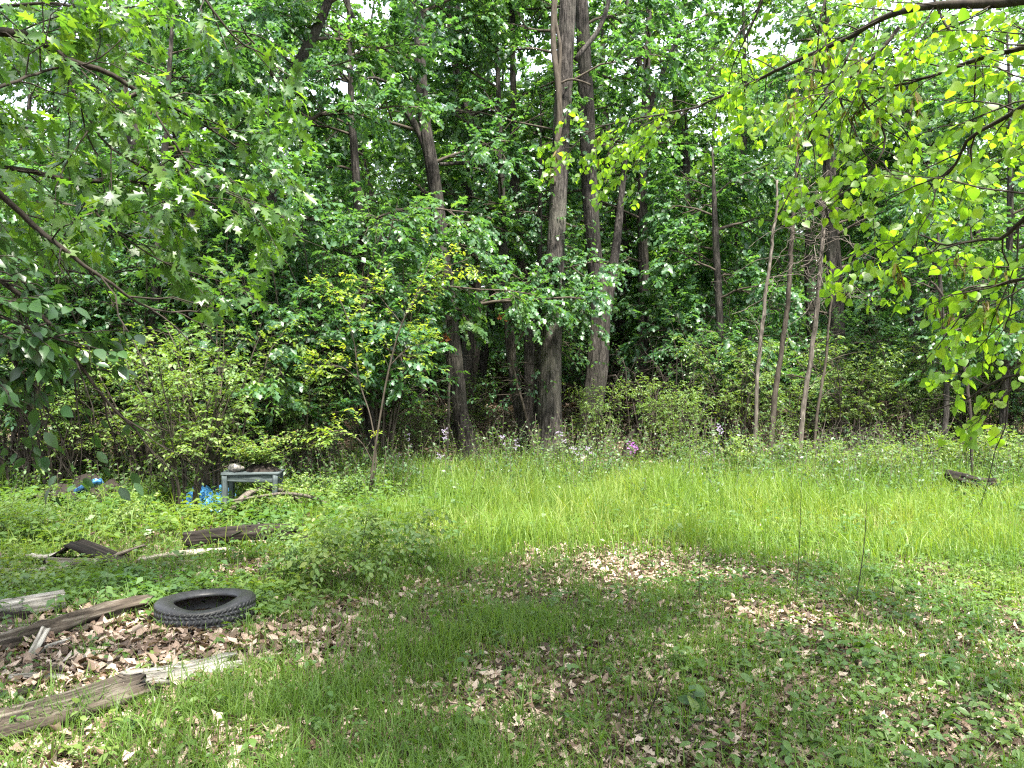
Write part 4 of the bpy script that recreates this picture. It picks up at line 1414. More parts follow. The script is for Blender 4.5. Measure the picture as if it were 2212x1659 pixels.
SEED = [
    (1218, 1600, .19, 9, .055, "upright seedling with pale green leaves at the bottom edge, right of centre", 'cover'),
    (1490, 1545, .14, 6, .085, "low seedling with broad pale leaves above the bottom edge's dead leaves", 'cover'),
    (1880, 1590, .20, 9, .075, "leafy seedling standing tallest in the shade at lower right", 'cover'),
    (650, 1655, .08, 5, .075, "flat pale seedling at the bottom edge, left of centre", 'cover'),
    (290, 1590, .10, 8, .055, "seedling with pointed pale leaves below the long flat plank", 'cover'),
    (945, 1355, .11, 5, .09, "broad-leaved seedling in the turf just left of centre", 'redbud'),
    (885, 1215, .30, 10, .085, "dark broad-leaved plant beside the thin forked twig in the clearing", 'oval'),
    (550, 1325, .10, 1, .10, "single round pale leaf on a stalk in front of the tyre", 'cover'),
    (1925, 1290, .16, 3, .10, "seedling with one drooping grey-green leaf on the right of the clearing", 'cover'),
    (1580, 1440, .10, 6, .07, "small pale seedling among dead leaves at lower right of centre", 'cover'),
    (180, 1290, .16, 9, .08, "broad-leaved plant behind the grey squared beam", 'cover'),
    (225, 1315, .15, 9, .085, "broad-leaved plant beside the grey beam's sawn end", 'cover'),
    (2130, 1600, .13, 8, .07, "seedling with blunt leaves near the lower right corner", 'cover'),
    (1690, 1640, .12, 7, .07, "seedling half cut by the bottom edge at lower right", 'cover'),
    (330, 1435, .10, 7, .06, "seedling sprouting from the dead leaves below the tyre", 'cover'),
    (640, 1470, .10, 6, .05, "small seedling in the turf right of the long flat plank", 'cover'),
]
for i, (px, py, h, nl, sz, lab, mt) in enumerate(SEED):
    stem_plant("seedling", lab, "plant", px, py, h, RNG.normal() * .15, nl, sz, mt, 600 + i, stem_mat='twig', tmpl=HEART if mt in ('redbud', 'oval') or i in (1, 3, 7) else OVAL)


def stalk(label, pts, seed, r0=.004, mat='twig_dark', leafy=0, twigs=6):
    rr = np.random.default_rng(seed)
    b = GP(*pts[0])
    root = thing("bare_stalk", label, "plant", b)
    P, R = resample([b] + [Q(x, y, b[1] + .03 * i) for i, (x, y) in enumerate(pts[1:], 1)], np.linspace(r0, r0 * .35, len(pts)), .04)
    mb = MB()
    tubes(mb, P, R, 5)
    if twigs:
        S, SR = grow(P[None], R[None], twigs, .12, .6, rr, K=4, t0=.2, up=.3, rmax=r0 * .5)
        tubes(mb, S, SR, 3)
    mb.obj("stem", M[mat], root, smooth=True)
    if leafy:
        lf = MB()
        p, d, nn, sz = twig_leaves(S, leafy, .035, rr)
        leaves(lf, OVAL, p, d, nn, sz, rr.random(len(p)))
        tag(lf.obj("foliage", M['cover'], root), kind="stuff")


stalk("bare dark stalk in front of the bright grass, left of a matching taller pair", [(1718, 1308), (1724, 1230), (1728, 1150), (1731, 1040)], 701)
stalk("bare dark stalk leaning right, farthest right in the bright grass", [(1848, 1310), (1858, 1240), (1866, 1180), (1872, 1085)], 702, r0=.005)
stalk("thin dark forked twig standing left of the clearing, right of the tyre", [(762, 1280), (770, 1230), (785, 1160), (800, 1080)], 703, leafy=2, twigs=9)
stalk("thin dark stalk beside the tuft at the edge of the bare patch", [(1512, 1315), (1510, 1260), (1512, 1210), (1506, 1170)], 704, twigs=3)
stalk("thin dark twig rising from the shade near the bottom, right of centre", [(1392, 1575), (1410, 1520), (1430, 1470), (1438, 1430)], 705, twigs=3)
stalk("dark branching twig above the long beam, left of the clearing", [(640, 1235), (648, 1180), (655, 1120), (668, 1050)], 706, twigs=8, leafy=1)
stalk("pale leaning cane among the brambles on the right", [(1748, 1040), (1758, 1000), (1770, 960), (1784, 905)], 707, r0=.012, mat='dead', twigs=0)


# dame's rocket
def rocket(label, x, y, h, mat, n, spread, seed, base_y=None):
    r = np.random.default_rng(seed)
    Y = 14.2 + r.random() * .8 if base_y is None else base_y
    top = Q(x, y, Y)
    b = np.array([top[0] + r.normal() * .05, Y, float(gh(top[0], Y))])
    root = thing("rocket_flower", label, "flower", b)
    st = MB()
    heads = MB()
    lv = MB()
    P = np.linspace(b, top - [0, 0, .05], 6)
    tubes(st, P, np.linspace(.005, .003, 6), 5)
    S, SR = grow(P[None], np.full((1, 6), .004), max(2, n // 3), .22, .5, r, K=4, t0=.55, up=.3, rmax=.003)
    tubes(st, S, SR, 3)
    p, d, nn, sz = twig_leaves(P[None], 9, .09, r, t0=.1)
    leaves(lv, KITE, p, d, nn, sz, r.random(len(p)))
    tips = np.concatenate([S[:, -1], top[None] - [0, 0, .03]])
    for t in tips:
        k = 10
        c = t + r.normal(size=(k, 3)) * [spread, spread, spread * .8]
        for q in range(4):
            a = q * math.pi / 2 + r.random(k) * .4
            d = np.stack([np.cos(a), np.full(k, -.6), np.sin(a)], -1)
            leaves(heads, KITE, c, d, np.tile([0, -1.0, .3], (k, 1)) + r.normal(size=(k, 3)) * .3, np.full(k, .022 if mat == 'petal_m' else .016), r.random(k))
    st.obj("stem", M['twig'], root)
    tag(lv.obj("foliage", M['cover'], root), kind="stuff")
    tag(heads.obj("flower_head", M[mat], root), kind="stuff")


rocket("bright magenta rocket flower, the most vivid bloom at the wood's edge", 1366, 962, .5, 'petal_m', 15, .045, 801)
ROCK = [(1238, 972, 'petal'), (1290, 1010, 'petal'), (1252, 990, 'petal'), (1210, 935, 'petal'), (1272, 965, 'petal'), (1120, 958, 'petal'), (1083, 943, 'petal'), (962, 925, 'petal'), (950, 985, 'petal'),
        (882, 945, 'petal'), (1320, 995, 'petal'), (1530, 980, 'petal'), (1555, 925, 'petal'), (1690, 965, 'petal'), (2080, 975, 'petal'), (2100, 985, 'petal'), (2010, 985, 'petal'), (2150, 980, 'petal'), (2046, 990, 'petal'), (800, 930, 'petal'), (860, 980, 'petal')]
WHERE = ["pale lilac rocket flower at the right foot of the thickest trunk", "pale rocket flower lowest in the grass right of the thickest trunk", "pale rocket flower just below its twin right of the thickest trunk",
         "small lilac rocket flower against the thickest trunk's base", "pale rocket flower between the thickest trunk and the forked oak", "pale rocket flower at the foot of the slender curving oak",
         "small white rocket flower left of the slender curving oak", "lilac rocket flower in front of the leaning oak's left side", "low lilac rocket flower at the leaning oak's foot",
         "white rocket flower right of the young yellow-green tree", "pale rocket flower just left of the magenta bloom", "pale rocket flower at the foot of the tangled thicket",
         "pale rocket flower highest beside the tangled thicket", "lilac rocket flower among the dead stems' feet", "lilac rocket flower above the dark log", "pale rocket flower just right of the lilac one above the dark log",
         "lilac rocket flower left of the small trunk in the brambles", "pale rocket flower farthest right above the brambles", "pale rocket flower right at the small trunk in the brambles",
         "white rocket flower farthest left beside the young yellow-green tree", "low white rocket flower below the others near the young yellow-green tree"]
for i, ((x, y, mt), lab) in enumerate(zip(ROCK, WHERE)):
    rocket(lab, x, y, .5, mt, 5 if i in (0, 1, 8, 9) else 3, .025, 810 + i)


# ------------------------------------------------------------------ dead stems, vines, thicket
def dead_stem(label, pts, Y, seed, tangle=False, mat='dead', name="dead_sapling"):
    r = np.random.default_rng(seed)
    b = Q(pts[0][0], pts[0][1], Y)
    b[2] = float(gh(b[0], Y))
    root = thing(name, label, "tree", b)
    P, R = resample([b - [0, 0, .1]] + [Q(x, y, Y + .05 * i) for i, (x, y, q) in enumerate(pts[1:], 1)], [q * .8 / FPX * Y / 2 for x, y, q in pts], .1)
    P = P + np.cumsum(r.normal(size=P.shape) * .012, axis=0) * np.linspace(0, 1, len(P))[:, None]
    mb = MB()
    tubes(mb, P, R, 8, ridge=.06, seed=seed % 7)
    mb.obj("trunk", M[mat], root, smooth=True)
    tw = MB()
    S, SR = grow(P[None], R[None], 14, .7, .9, r, K=6, t0=.25, up=.1, droop=-.25, rmax=.008, wob=.16)
    tubes(tw, S, SR, 4)
    T, TR = grow(S, SR, 3, .35, .8, r, K=4, rmax=.004, wob=.15)
    tubes(tw, T, TR, 3)
    tw.obj("branchwork", M[mat], root, smooth=True)
    if tangle:
        vb = MB()
        k0 = int(len(P) * .62)
        S, SR = grow(P[None, k0:], np.full((1, len(P) - k0), .01), 46, 1.1, 1.2, r, K=9, t0=.0, up=-.25, droop=-.6, rmax=.007, wob=.22, tip=.5)
        tubes(vb, S, SR, 4)
        T, TR = grow(S, SR, 3, .4, .9, r, K=5, rmax=.004, wob=.2, droop=-.3)
        tubes(vb, T, TR, 3)
        vb.obj("vine", M[mat], root, smooth=True)
    return root


dead_stem("pale dead stem, leftmost of the vine-hung dead stems", [(1626, 985, 11), (1634, 860, 11), (1640, 750, 11), (1655, 640, 10), (1668, 520, 9), (1690, 380, 6)], 14, 901)
dead_stem("brown living stem in the middle of the dead stems", [(1662, 975, 15), (1674, 850, 15), (1690, 740, 14), (1704, 600, 13), (1716, 470, 11), (1722, 300, 8), (1725, 150, 5)], 14.8, 902, mat='twig')
dead_stem("vine-hung dead stem, tallest and most tangled at its top", [(1722, 990, 15), (1736, 880, 14), (1752, 760, 13), (1764, 620, 13), (1770, 500, 12), (1764, 390, 8)], 14, 903, tangle=True)
dead_stem("thin dead stem right of the tangled dead stem", [(1755, 970, 8), (1768, 860, 8), (1784, 760, 7), (1796, 650, 6), (1800, 560, 4)], 14.9, 904, mat='twig')
dead_stem("broken dark limb arching down to the ground in the thicket", [(1345, 985, 16), (1365, 940, 16), (1395, 905, 14), (1430, 880, 12), (1475, 862, 10), (1500, 880, 7)], 17.0, 905, mat='twig_dark', name="fallen_limb")
dead_stem("pale broken stub beside the leaning oak", [(966, 900, 7), (968, 840, 7), (966, 780, 6), (964, 745, 5)], 16.0, 906, name="dead_stub")
dead_stem("slanting thin sapling crossing in front of the thickest trunk", [(1150, 990, 8), (1138, 900, 8), (1120, 830, 7), (1110, 770, 7), (1135, 700, 6), (1150, 600, 5)], 16.8, 907, mat='twig')
dead_stem("dark thin limb hanging in the gap of leaves on the right", [(2100, 960, 7), (2094, 880, 9), (2085, 800, 9), (2070, 730, 9), (2050, 650, 8), (2015, 590, 6)], 12.5, 908, mat='twig_dark')

# vine on the thickest trunk
vb = thing("climbing_vine", "dark woody vine clinging to the upper part of the thickest trunk", "vine", Q(1196, 400, 16.7))
for pts in ([(1196, 400, 9), (1203, 330, 12), (1208, 250, 13), (1206, 180, 14), (1196, 110, 12), (1195, 50, 11), (1198, -30, 10)], [(1206, 180, 8), (1210, 100, 7), (1200, 40, 7), (1204, -30, 6)], [(1207, 182, 5), (1230, 172, 5), (1262, 178, 4), (1276, 184, 4)]):
    P, R = resample([Q(x, y, 16.7) for x, y, q in pts], [q / FPX * 16.7 / 2 for x, y, q in pts], .1)
    mb = MB()
    tubes(mb, P, R, 7, ridge=.1, seed=4)
    mb.obj("stem", M['twig'], vb, smooth=True)


def thicket(label, px, Y, Wd, H, n, seed, mat='twig_dark'):
    r = np.random.default_rng(seed)
    X = (px - 1106) / FPX * Y
    root = thing("twig_thicket", label, "shrub", (X, Y, float(gh(X, Y))))
    P, R = [], []
    for k in range(n):
        b = np.array([X + r.normal() * Wd * .4, Y + r.normal() * .5, 0])
        b[2] = gh(b[0], b[1]) - .05
        a = r.random() * 6.28
        s = np.linspace(0, 1, 9)[:, None]
        o = r.random() * 1.3
        h = H * (.4 + .7 * r.random())
        P.append(b + np.array([math.cos(a) * o, math.sin(a) * o * .6, 0]) * s**1.6 + np.array([0, 0, h]) * s + np.array([0, 0, -h * .45]) * s**4 * r.random() + np.cumsum(r.normal(size=(9, 3)) * .05, axis=0) * np.minimum(s * 4, 1))
        R.append(np.linspace(.022, .005, 9) * (.5 + .8 * r.random()))
    P, R = np.array(P), np.array(R)
    mb = MB()
    tubes(mb, P, R, 5)
    S, SR = grow(P, R, 8, .9, 1.0, r, K=6, t0=.2, droop=-.1, rmax=.008, wob=.18)
    tubes(mb, S, SR, 3)
    T, TR = grow(S, SR, 4, .4, .9, r, K=4, rmax=.003, wob=.15)
    tubes(mb, T, TR, 3)
    mb.obj("stem", M[mat], root, smooth=True)
    lf = MB()
    p, d, nn, sz = twig_leaves(T[::3], 3, .06, r)
    leaves(lf, KITE, p, d, nn, sz, clumped(p, r))
    tag(lf.obj("foliage", M['shrub'], root), kind="stuff")


thicket("tangled thicket of bare dark twigs right of the forked oak", 1490, 17.6, 1.6, 3.0, 26, 911)
thicket("bare twiggy thicket low behind the leaning oak's foot", 850, 18.2, 1.4, 1.6, 14, 912)
thicket("dark twiggy thicket at the far left behind the brown heap", 150, 12.2, 1.6, 1.9, 18, 913)
thicket("low dry twig tangle behind the brambles on the right", 1900, 15.5, 1.8, .9, 16, 914, mat='dead')

# wilted orange leaves
for lab, x, y, Y, s in (("clump of wilted orange leaves beside the leaning oak", 960, 732, 15.9, .07), ("small clump of wilted orange leaves near the slender curving oak", 1085, 686, 17.8, .06)):
    r = np.random.default_rng(int(x))
    c = Q(x, y, Y)
    root = thing("wilted_leaf_clump", lab, "dead leaves", c)
    ms = leaf_meshes("leaf", OAK_MID, M['orange'], 4)
    for k in range(14):
        o = bpy.data.objects.new("leaf", ms[k % 4])
        COL.objects.link(o)
        o.parent = root
        o.location = tuple(r.normal(size=3) * s * .7)
        o.rotation_euler = tuple(r.random(3) * 6.28)
        o.scale = (.10,) * 3
    mb = MB()
    tubes(mb, np.linspace(c, c + [.15, .3, .25], 4), np.linspace(.004, .008, 4), 4)
    mb.obj("twig", M['twig'], root)


# ------------------------------------------------------------------ timber, tyre, table and other things on the ground
def beam_mesh(L, Wd, H, r, nx=26, rough=.012, end_rag=.03, bevel=.15):
    """squared timber along X: worn arrises, long cracks, an eaten surface and ragged ends"""
    b = bevel * min(Wd, H)
    cs = [(-Wd / 2 + b, -H / 2), (Wd / 2 - b, -H / 2), (Wd / 2, -H / 2 + b), (Wd / 2, H / 2 - b), (Wd / 2 - b, H / 2), (-Wd / 2 + b, H / 2), (-Wd / 2, H / 2 - b), (-Wd / 2, -H / 2 + b)]
    pr = []
    for q in range(8):
        p0, p1 = np.array(cs[q]), np.array(cs[(q + 1) % 8])
        m = max(1, int(round(np.linalg.norm(p1 - p0) / .014)))
        m = min(m, 12)
        for e in range(m):
            pr.append(p0 + (p1 - p0) * e / m)
    pr = np.array(pr)
    k = len(pr)
    out = nrm(pr * [1 / Wd, 1 / H])
    xs = np.linspace(-L / 2, L / 2, nx)
    jj = np.arange(k)[None, :]
    xx = xs[:, None]
    sd = float(r.random() * 50)
    off = rough * (1.6 * (noise2(xx * 2.2 + sd, jj * .45 + 0 * xx, 1) - .5) + .9 * (noise2(xx * 14 + sd, jj * .8, 2) - .5))
    crack = (noise2(xx * 1.3 + sd, jj * 1.0 + .37, 7) > .66) * (noise2(xx * 3.0 + sd, jj * .3, 8) > .35)
    off = off - rough * 1.1 * crack
    V = np.zeros((nx, k, 3))
    V[:, :, 0] = xs[:, None] + r.normal(size=(nx, k)) * L / nx * .12
    V[:, :, 1:] = pr[None] + out[None] * off[..., None]
    V[:, :, 2] += rough * .8 * np.sin(xs[:, None] / L * 5 + sd)
    rag = (noise2(np.arange(k) * .6, np.full(k, sd), 3) - .5) * 2
    V[0, :, 0] += rag * end_rag
    V[-1, :, 0] += rag[::-1] * end_rag * 1.4
    V[1, :, 0] += np.abs(rag) * 0
    i = np.arange(nx - 1)[:, None] * k
    j = np.arange(k)[None]
    j2 = (j + 1) % k
    F = np.stack([i + j, i + j2, i + k + j2, i + k + j], -1).reshape(-1, 4)
    return V.reshape(-1, 3), [F, np.array([list(range(k))[::-1]]), np.array([[(nx - 1) * k + x for x in range(k)]])]


def timber(name, label, a, b, Wd, H, mat, seed, rough=.012, end_rag=.02, roll=0, cat="timber", bevel=.15, smooth=False):
    """a to b: the middle points of its two ends"""
    r = np.random.default_rng(seed)
    a, b = np.asarray(a, float), np.asarray(b, float)
    L = float(np.linalg.norm(b - a))
    mb = MB()
    V, F = beam_mesh(L, Wd, H, r, max(10, int(L / .03)), rough, end_rag, bevel)
    mb.add(V, F)
    me = mb.mesh(name, M[mat], smooth)
    o = bpy.data.objects.new(name, me)
    COL.objects.link(o)
    x = nrm(b - a)
    y = nrm(np.cross([0, 0, 1.0], x))
    z = np.cross(x, y)
    c, s = math.cos(roll), math.sin(roll)
    y, z = y * c + z * s, z * c - y * s
    m = (a + b) / 2
    o.matrix_world = Matrix(((x[0], y[0], z[0], m[0]), (x[1], y[1], z[1], m[1]), (x[2], y[2], z[2], m[2]), (0, 0, 0, 1)))
    return tag(o, label, cat)


def gpt(x, y, up=0):
    p = GP(x, y)
    p[2] += up
    return p


timber("squared_beam", "grey squared beam with a sawn end lying at the left edge", gpt(-160, 1362, .075), gpt(140, 1318, .075), .13, .10, 'grey_wood', 1001, rough=.006, end_rag=.002, bevel=.06)
timber("rotten_log", "long weathered rotten log slanting from the left edge to the tyre", gpt(-140, 1448, .06), gpt(316, 1322, .065), .13, .12, 'brown_wood', 1002, rough=.022, end_rag=.05, bevel=.4)
timber("flat_board", "flat brown board lying between the grey beam and the rotten log", gpt(-120, 1372, .03), gpt(200, 1362, .03), .16, .025, 'brown_wood', 1003, rough=.006)
timber("rotten_log", "short dark rotten log beneath the grey squared beam", gpt(-160, 1362, .02), gpt(60, 1345, .02), .12, .09, 'dark_wood', 1004, rough=.02, bevel=.4)
timber("flat_plank", "broad flat decayed plank in the lower left corner running up into the turf", gpt(-160, 1640, .06), gpt(300, 1500, .05), .30, .06, 'brown_wood', 1005, rough=.014, end_rag=.06, bevel=.3)
timber("flat_plank", "far end of a decayed plank sunk in turf right of the lower left plank", gpt(285, 1490, .04), gpt(500, 1440, .025), .22, .05, 'grey_wood', 1006, rough=.012, end_rag=.06, bevel=.3)
timber("wood_splinter", "upright grey splinter of wood below the rotten log", gpt(55, 1440, .01), gpt(98, 1392, .10), .05, .015, 'grey_wood', 1007, rough=.008, roll=.6)
timber("wood_splinter", "thin grey splinter lying along the foot of the rotten log", gpt(70, 1425, .03), gpt(150, 1396, .05), .035, .012, 'grey_wood', 1017, rough=.008)
timber("stick", "short pale stick among dead leaves above the broad plank", gpt(20, 1475, .03), gpt(165, 1473, .03), .035, .03, 'grey_wood', 1008, rough=.006, bevel=.45)
timber("stick", "grey stick lying in dead leaves below the tyre, upper of two", gpt(410, 1372, .02), gpt(540, 1330, .02), .022, .02, 'grey_wood', 1009, rough=.006, bevel=.45)
timber("stick", "grey stick lying in dead leaves below the tyre, lower of two", gpt(270, 1455, .02), gpt(400, 1428, .02), .035, .03, 'grey_wood', 1010, rough=.006, bevel=.45)
timber("stick", "dark split stick at the left edge above the broad plank", gpt(-60, 1515, .03), gpt(70, 1508, .03), .05, .03, 'dark_wood', 1018, rough=.01, bevel=.3)
timber("dark_beam", "dark rotten squared beam lying left of the clearing", gpt(400, 1190, .12), gpt(640, 1182, .17), .15, .13, 'dark_wood', 1011, rough=.016, end_rag=.03)
timber("timber_block", "dark squared timber block at the right end of the dark beam", gpt(640, 1186, .06), gpt(672, 1186, .075), .16, .17, 'dark_wood', 1012, rough=.012)
timber("broken_plank", "pale broken plank below the dark beam", gpt(300, 1222, .05), gpt(492, 1196, .05), .10, .03, 'pale_wood', 1013, rough=.012, end_rag=.05)
timber("broken_plank", "brown broken plank just in front of the pale broken one", gpt(330, 1228, .02), gpt(490, 1215, .02), .12, .025, 'brown_wood', 1014, rough=.012, end_rag=.05)
timber("thin_lath", "thin lath sloping up to the right beside the leaning boards", gpt(150, 1242, .05), gpt(315, 1198, .09), .05, .018, 'brown_wood', 1015, rough=.006)
timber("long_plank", "long pale sunlit plank low at the left edge behind the grey beam", gpt(-60, 1243, .03), gpt(155, 1233, .03), .11, .03, 'pale_wood', 1016, rough=.008, end_rag=.04)
timber("bark_slab", "slab of grey bark at the left edge near the leaning boards", gpt(60, 1216, .06), gpt(130, 1216, .08), .12, .02, 'grey_wood', 1019, rough=.012)
timber("dark_log", "dark charred log among the brambles at the right", gpt(2042, 1062, .22), gpt(2150, 1068, .16), .17, .14, 'dark_wood', 1020, rough=.03, bevel=.4, cat="log")

# leaning boards
b = gpt(150, 1226)
root = thing("leaning_board_stack", "dark boards leaning together into a low roof shape at the left", "boards", b)
r0 = np.random.default_rng(5)
for nm, mt, cc, ln, wd_, hh, rx, ry, rz in (("board", 'dark_wood', (-.16, .08, .09), .40, .34, .02, .05, -.60, .02), ("board", 'dark_wood', (.24, .08, .105), .52, .34, .02, -.05, .40, .0),
                                        ("pale_board", 'pale_wood', (.10, -.125, .085), .46, .02, .06, 0, .05, .02), ("board", 'dark_wood', (.1, .16, .03), .6, .2, .03, .1, 0, .2)):
    mb = MB()
    V, F = beam_mesh(ln, wd_, hh, r0, 12, .006, .012)
    mb.add(V, F)
    o = bpy.data.objects.new(nm, mb.mesh(nm, M[mt]))
    COL.objects.link(o)
    o.parent = root
    o.location = cc
    o.rotation_euler = (rx, ry, rz)


# tyre
def tyre(label, c, D, W, tilt, seed, rz=0, slump=.0):
    root = thing("tyre", label, "tyre", c)
    Ro = D / 2
    Ri = D * .30
    h = W / 2
    prof = [(Ri, -h * .62), (Ri + .012, -h * .80), (Ro * .80, -h * 1.02), (Ro * .93, -h * .92), (Ro * .985, -h * .74), (Ro * .985, h * .74), (Ro * .93, h * .92), (Ro * .80, h * 1.02), (Ri + .012, h * .80), (Ri, h * .62),
            (Ri + .022, h * .60), (Ro * .80, h * .86), (Ro * .93, h * .6), (Ro * .94, -h * .6), (Ro * .80, -h * .86), (Ri + .022, -h * .60)]
    n, k = 64, len(prof)
    th = np.linspace(0, 2 * np.pi, n, endpoint=False)

    def warp(V):
        V = V.copy()
        a = np.arctan2(V[..., 1], V[..., 0])
        f = np.clip(np.cos(a + 1.35), 0, 1) ** 2          # the near left wall has slumped
        up = np.clip(V[..., 2] / h, 0, 1)
        V[..., 2] -= slump * f * up
        V[..., 0] *= 1 + .04 * np.sin(a * 2)
        return V
    pr = np.array(prof)
    V = np.stack([pr[None, :, 0] * np.cos(th)[:, None], pr[None, :, 0] * np.sin(th)[:, None], np.broadcast_to(pr[None, :, 1], (n, k))], -1)
    i = np.arange(n)[:, None] * k
    i2 = ((np.arange(n) + 1) % n)[:, None] * k
    j = np.arange(k)[None]
    j2 = (j + 1) % k
    F = np.stack([i + j, i2 + j, i2 + j2, i + j2], -1).reshape(-1, 4)
    mb = MB()
    mb.add(warp(V), [F])
    o = mb.obj("carcass", M['rubber'], root, smooth=True, origin=(0, 0, 0))
    o.rotation_euler = (tilt[0], tilt[1], rz)
    # tread: four rings of slanted blocks
    mb = MB()
    nb = 52
    for ring, (z0, z1) in enumerate(((-.70, -.40), (-.34, -.03), (.03, .34), (.40, .70))):
        for q in range(nb):
            a0 = (q + .12 + .25 * ring) / nb * 2 * np.pi
            a1 = (q + .80 + .25 * ring) / nb * 2 * np.pi
            sk = .05 * (1 if ring % 2 else -1)
            vv = []
            for rr_ in (Ro * .975, Ro * .990):
                for a, z in ((a0, z0), (a1, z0), (a1 + sk, z1), (a0 + sk, z1)):
                    vv.append((rr_ * math.cos(a), rr_ * math.sin(a), z * h))
            mb.add(warp(np.array(vv)), [np.array([[4, 5, 6, 7], [0, 1, 5, 4], [1, 2, 6, 5], [2, 3, 7, 6], [3, 0, 4, 7]])])
    t = mb.obj("tread", M['rubber'], root, origin=(0, 0, 0))
    t.rotation_euler = o.rotation_euler
    return root


tc = Q(445, 1295, 5.45)
tyre("black worn tyre lying half sunk in weeds at the rotten log's end", (tc[0], 5.45, float(gh(tc[0], 5.45)) + .06), .64, .22, (-.085, -.03), 1, slump=.06)
for lab, x, y, D in (("dark old tyre far back in the shade beside the leaning dark trunk", 1052, 868, .62), ("dark old tyre far back between the two slender trunks, nearer one", 1092, 902, .62)):
    g = GP(x, y + 8)
    tyre(lab, (g[0], g[1], g[2] + .09), D, .2, (.15, .1), 2)

# black pipe piece behind the dark beam
mb = MB()
g = gpt(535, 1150, .05)
P = np.linspace(g - [.14, 0, 0], g + [.14, .02, .02], 15)
R = .055 + .006 * np.cos(np.arange(15) * np.pi)
tubes(mb, P, R, 16)
tag(mb.obj("plastic_pipe", M['black'], origin=g, smooth=True), "short black ribbed plastic pipe behind the dark beam", "pipe")


# table
def table():
    Y = 9.6
    X = (546 - 1106) / FPX * Y
    b = np.array([X, Y, float(gh(X, Y))])
    root = thing("old_table", "small old table with flaking grey-green paint and moss growing on its top", "table", b)
    root.rotation_euler = (.01, .015, .12)
    r = np.random.default_rng(12)

    def pc(name, ln, wd_, hh, loc, rot=(0, 0, 0), mat='table', rough=.004):
        mb = MB()
        V, F = beam_mesh(ln, wd_, hh, r, 10, rough, .003, .08)
        mb.add(V, F)
        o = bpy.data.objects.new(name, mb.mesh(name, M[mat]))
        COL.objects.link(o)
        o.parent = root
        o.location = loc
        o.rotation_euler = rot
    for k in range(4):
        pc("tabletop_plank", .66, .105, .022, (0, -.165 + .11 * k, .555))
    pc("apron", .56, .02, .085, (0, -.19, .50))
    pc("apron", .56, .02, .085, (0, .19, .50))
    pc("apron", .34, .02, .085, (-.28, 0, .50), (0, 0, math.pi / 2))
    pc("apron", .34, .02, .085, (.28, 0, .50), (0, 0, math.pi / 2))
    for sx in (-1, 1):
        for sy in (-1, 1):
            pc("leg", .54, .06, .06, (sx * .285, sy * .185, .27), (0, math.pi / 2, 0))
    top = b + [0, 0, .57]
    # mound of moss and soil with a fern-like plant on it; a stone
    mb = MB()
    n = 16
    a = np.linspace(0, 6.28, n, endpoint=False)
    rings = [(1.0, 0), (.85, .5), (.5, .9), (.15, 1.0)]
    V = np.array([[.22 * q * math.cos(t) * (1 + .15 * math.sin(3 * t)), .13 * q * math.sin(t), .07 * z * (1 + .3 * r.normal())] for q, z in rings for t in a])
    F = np.array([[i * n + j, i * n + (j + 1) % n, (i + 1) * n + (j + 1) % n, (i + 1) * n + j] for i in range(3) for j in range(n)])
    mb.add(V + top + [.10, 0, -.005], [F, np.array([[3 * n + j for j in range(n)]])])
    tag(mb.obj("soil_mound", M['card'], origin=top, smooth=True), "dark mound of soil and moss heaped on the old table", "soil")
    st = MB()
    m = 9
    V, F = [], []
    for i in range(m + 1):
        for j in range(14):
            u, v = math.pi * i / m, 6.28 * j / 14
            k = 1 + .12 * r.normal()
            V.append((.095 * math.sin(u) * math.cos(v) * k, .06 * math.sin(u) * math.sin(v) * k, .048 * math.cos(u) * k))
    F = [[i * 14 + j, (i + 1) * 14 + j, (i + 1) * 14 + (j + 1) % 14, i * 14 + (j + 1) % 14] for i in range(m) for j in range(14)]
    st.add(np.array(V) + top + [-.17, -.10, .045], [np.array(F)])
    tag(st.obj("stone", M['stone'], origin=top, smooth=True), "rounded pale stone resting on the left of the old table's top", "stone")
    fr = thing("table_fern", "feathery green plant sprouting from the mound on the old table", "plant", top + [.08, 0, .05])
    lf, sm = MB(), MB()
    c = top + [.08, 0, .05]
    k = 64
    az = r.random(k) * 6.28
    s = np.linspace(0, 1, 6)
    ln = .28 + .24 * r.random(k)
    P = c + np.stack([np.cos(az)[:, None] * s * ln[:, None] * 1.0, np.sin(az)[:, None] * s * ln[:, None] * .6, (s * 1.35 - .75 * s**2)[None] * ln[:, None] * (.6 + .8 * r.random(k))[:, None]], -1) + np.stack([(r.random(k) - .5) * .3, (r.random(k) - .5) * .1, 0 * az], -1)[:, None]
    tubes(sm, P, np.full((k, 6), .002), 3)
    p, d, nn, sz = twig_leaves(P, 16, .055, r, ang=1.2, droop=.1, tilt=.3)
    leaves(lf, KITE, p, d, nn, sz, r.random(len(p)))
    sm.obj("stem", M['twig'], fr)
    tag(lf.obj("foliage", M['bramble'], fr), kind="stuff")


table()


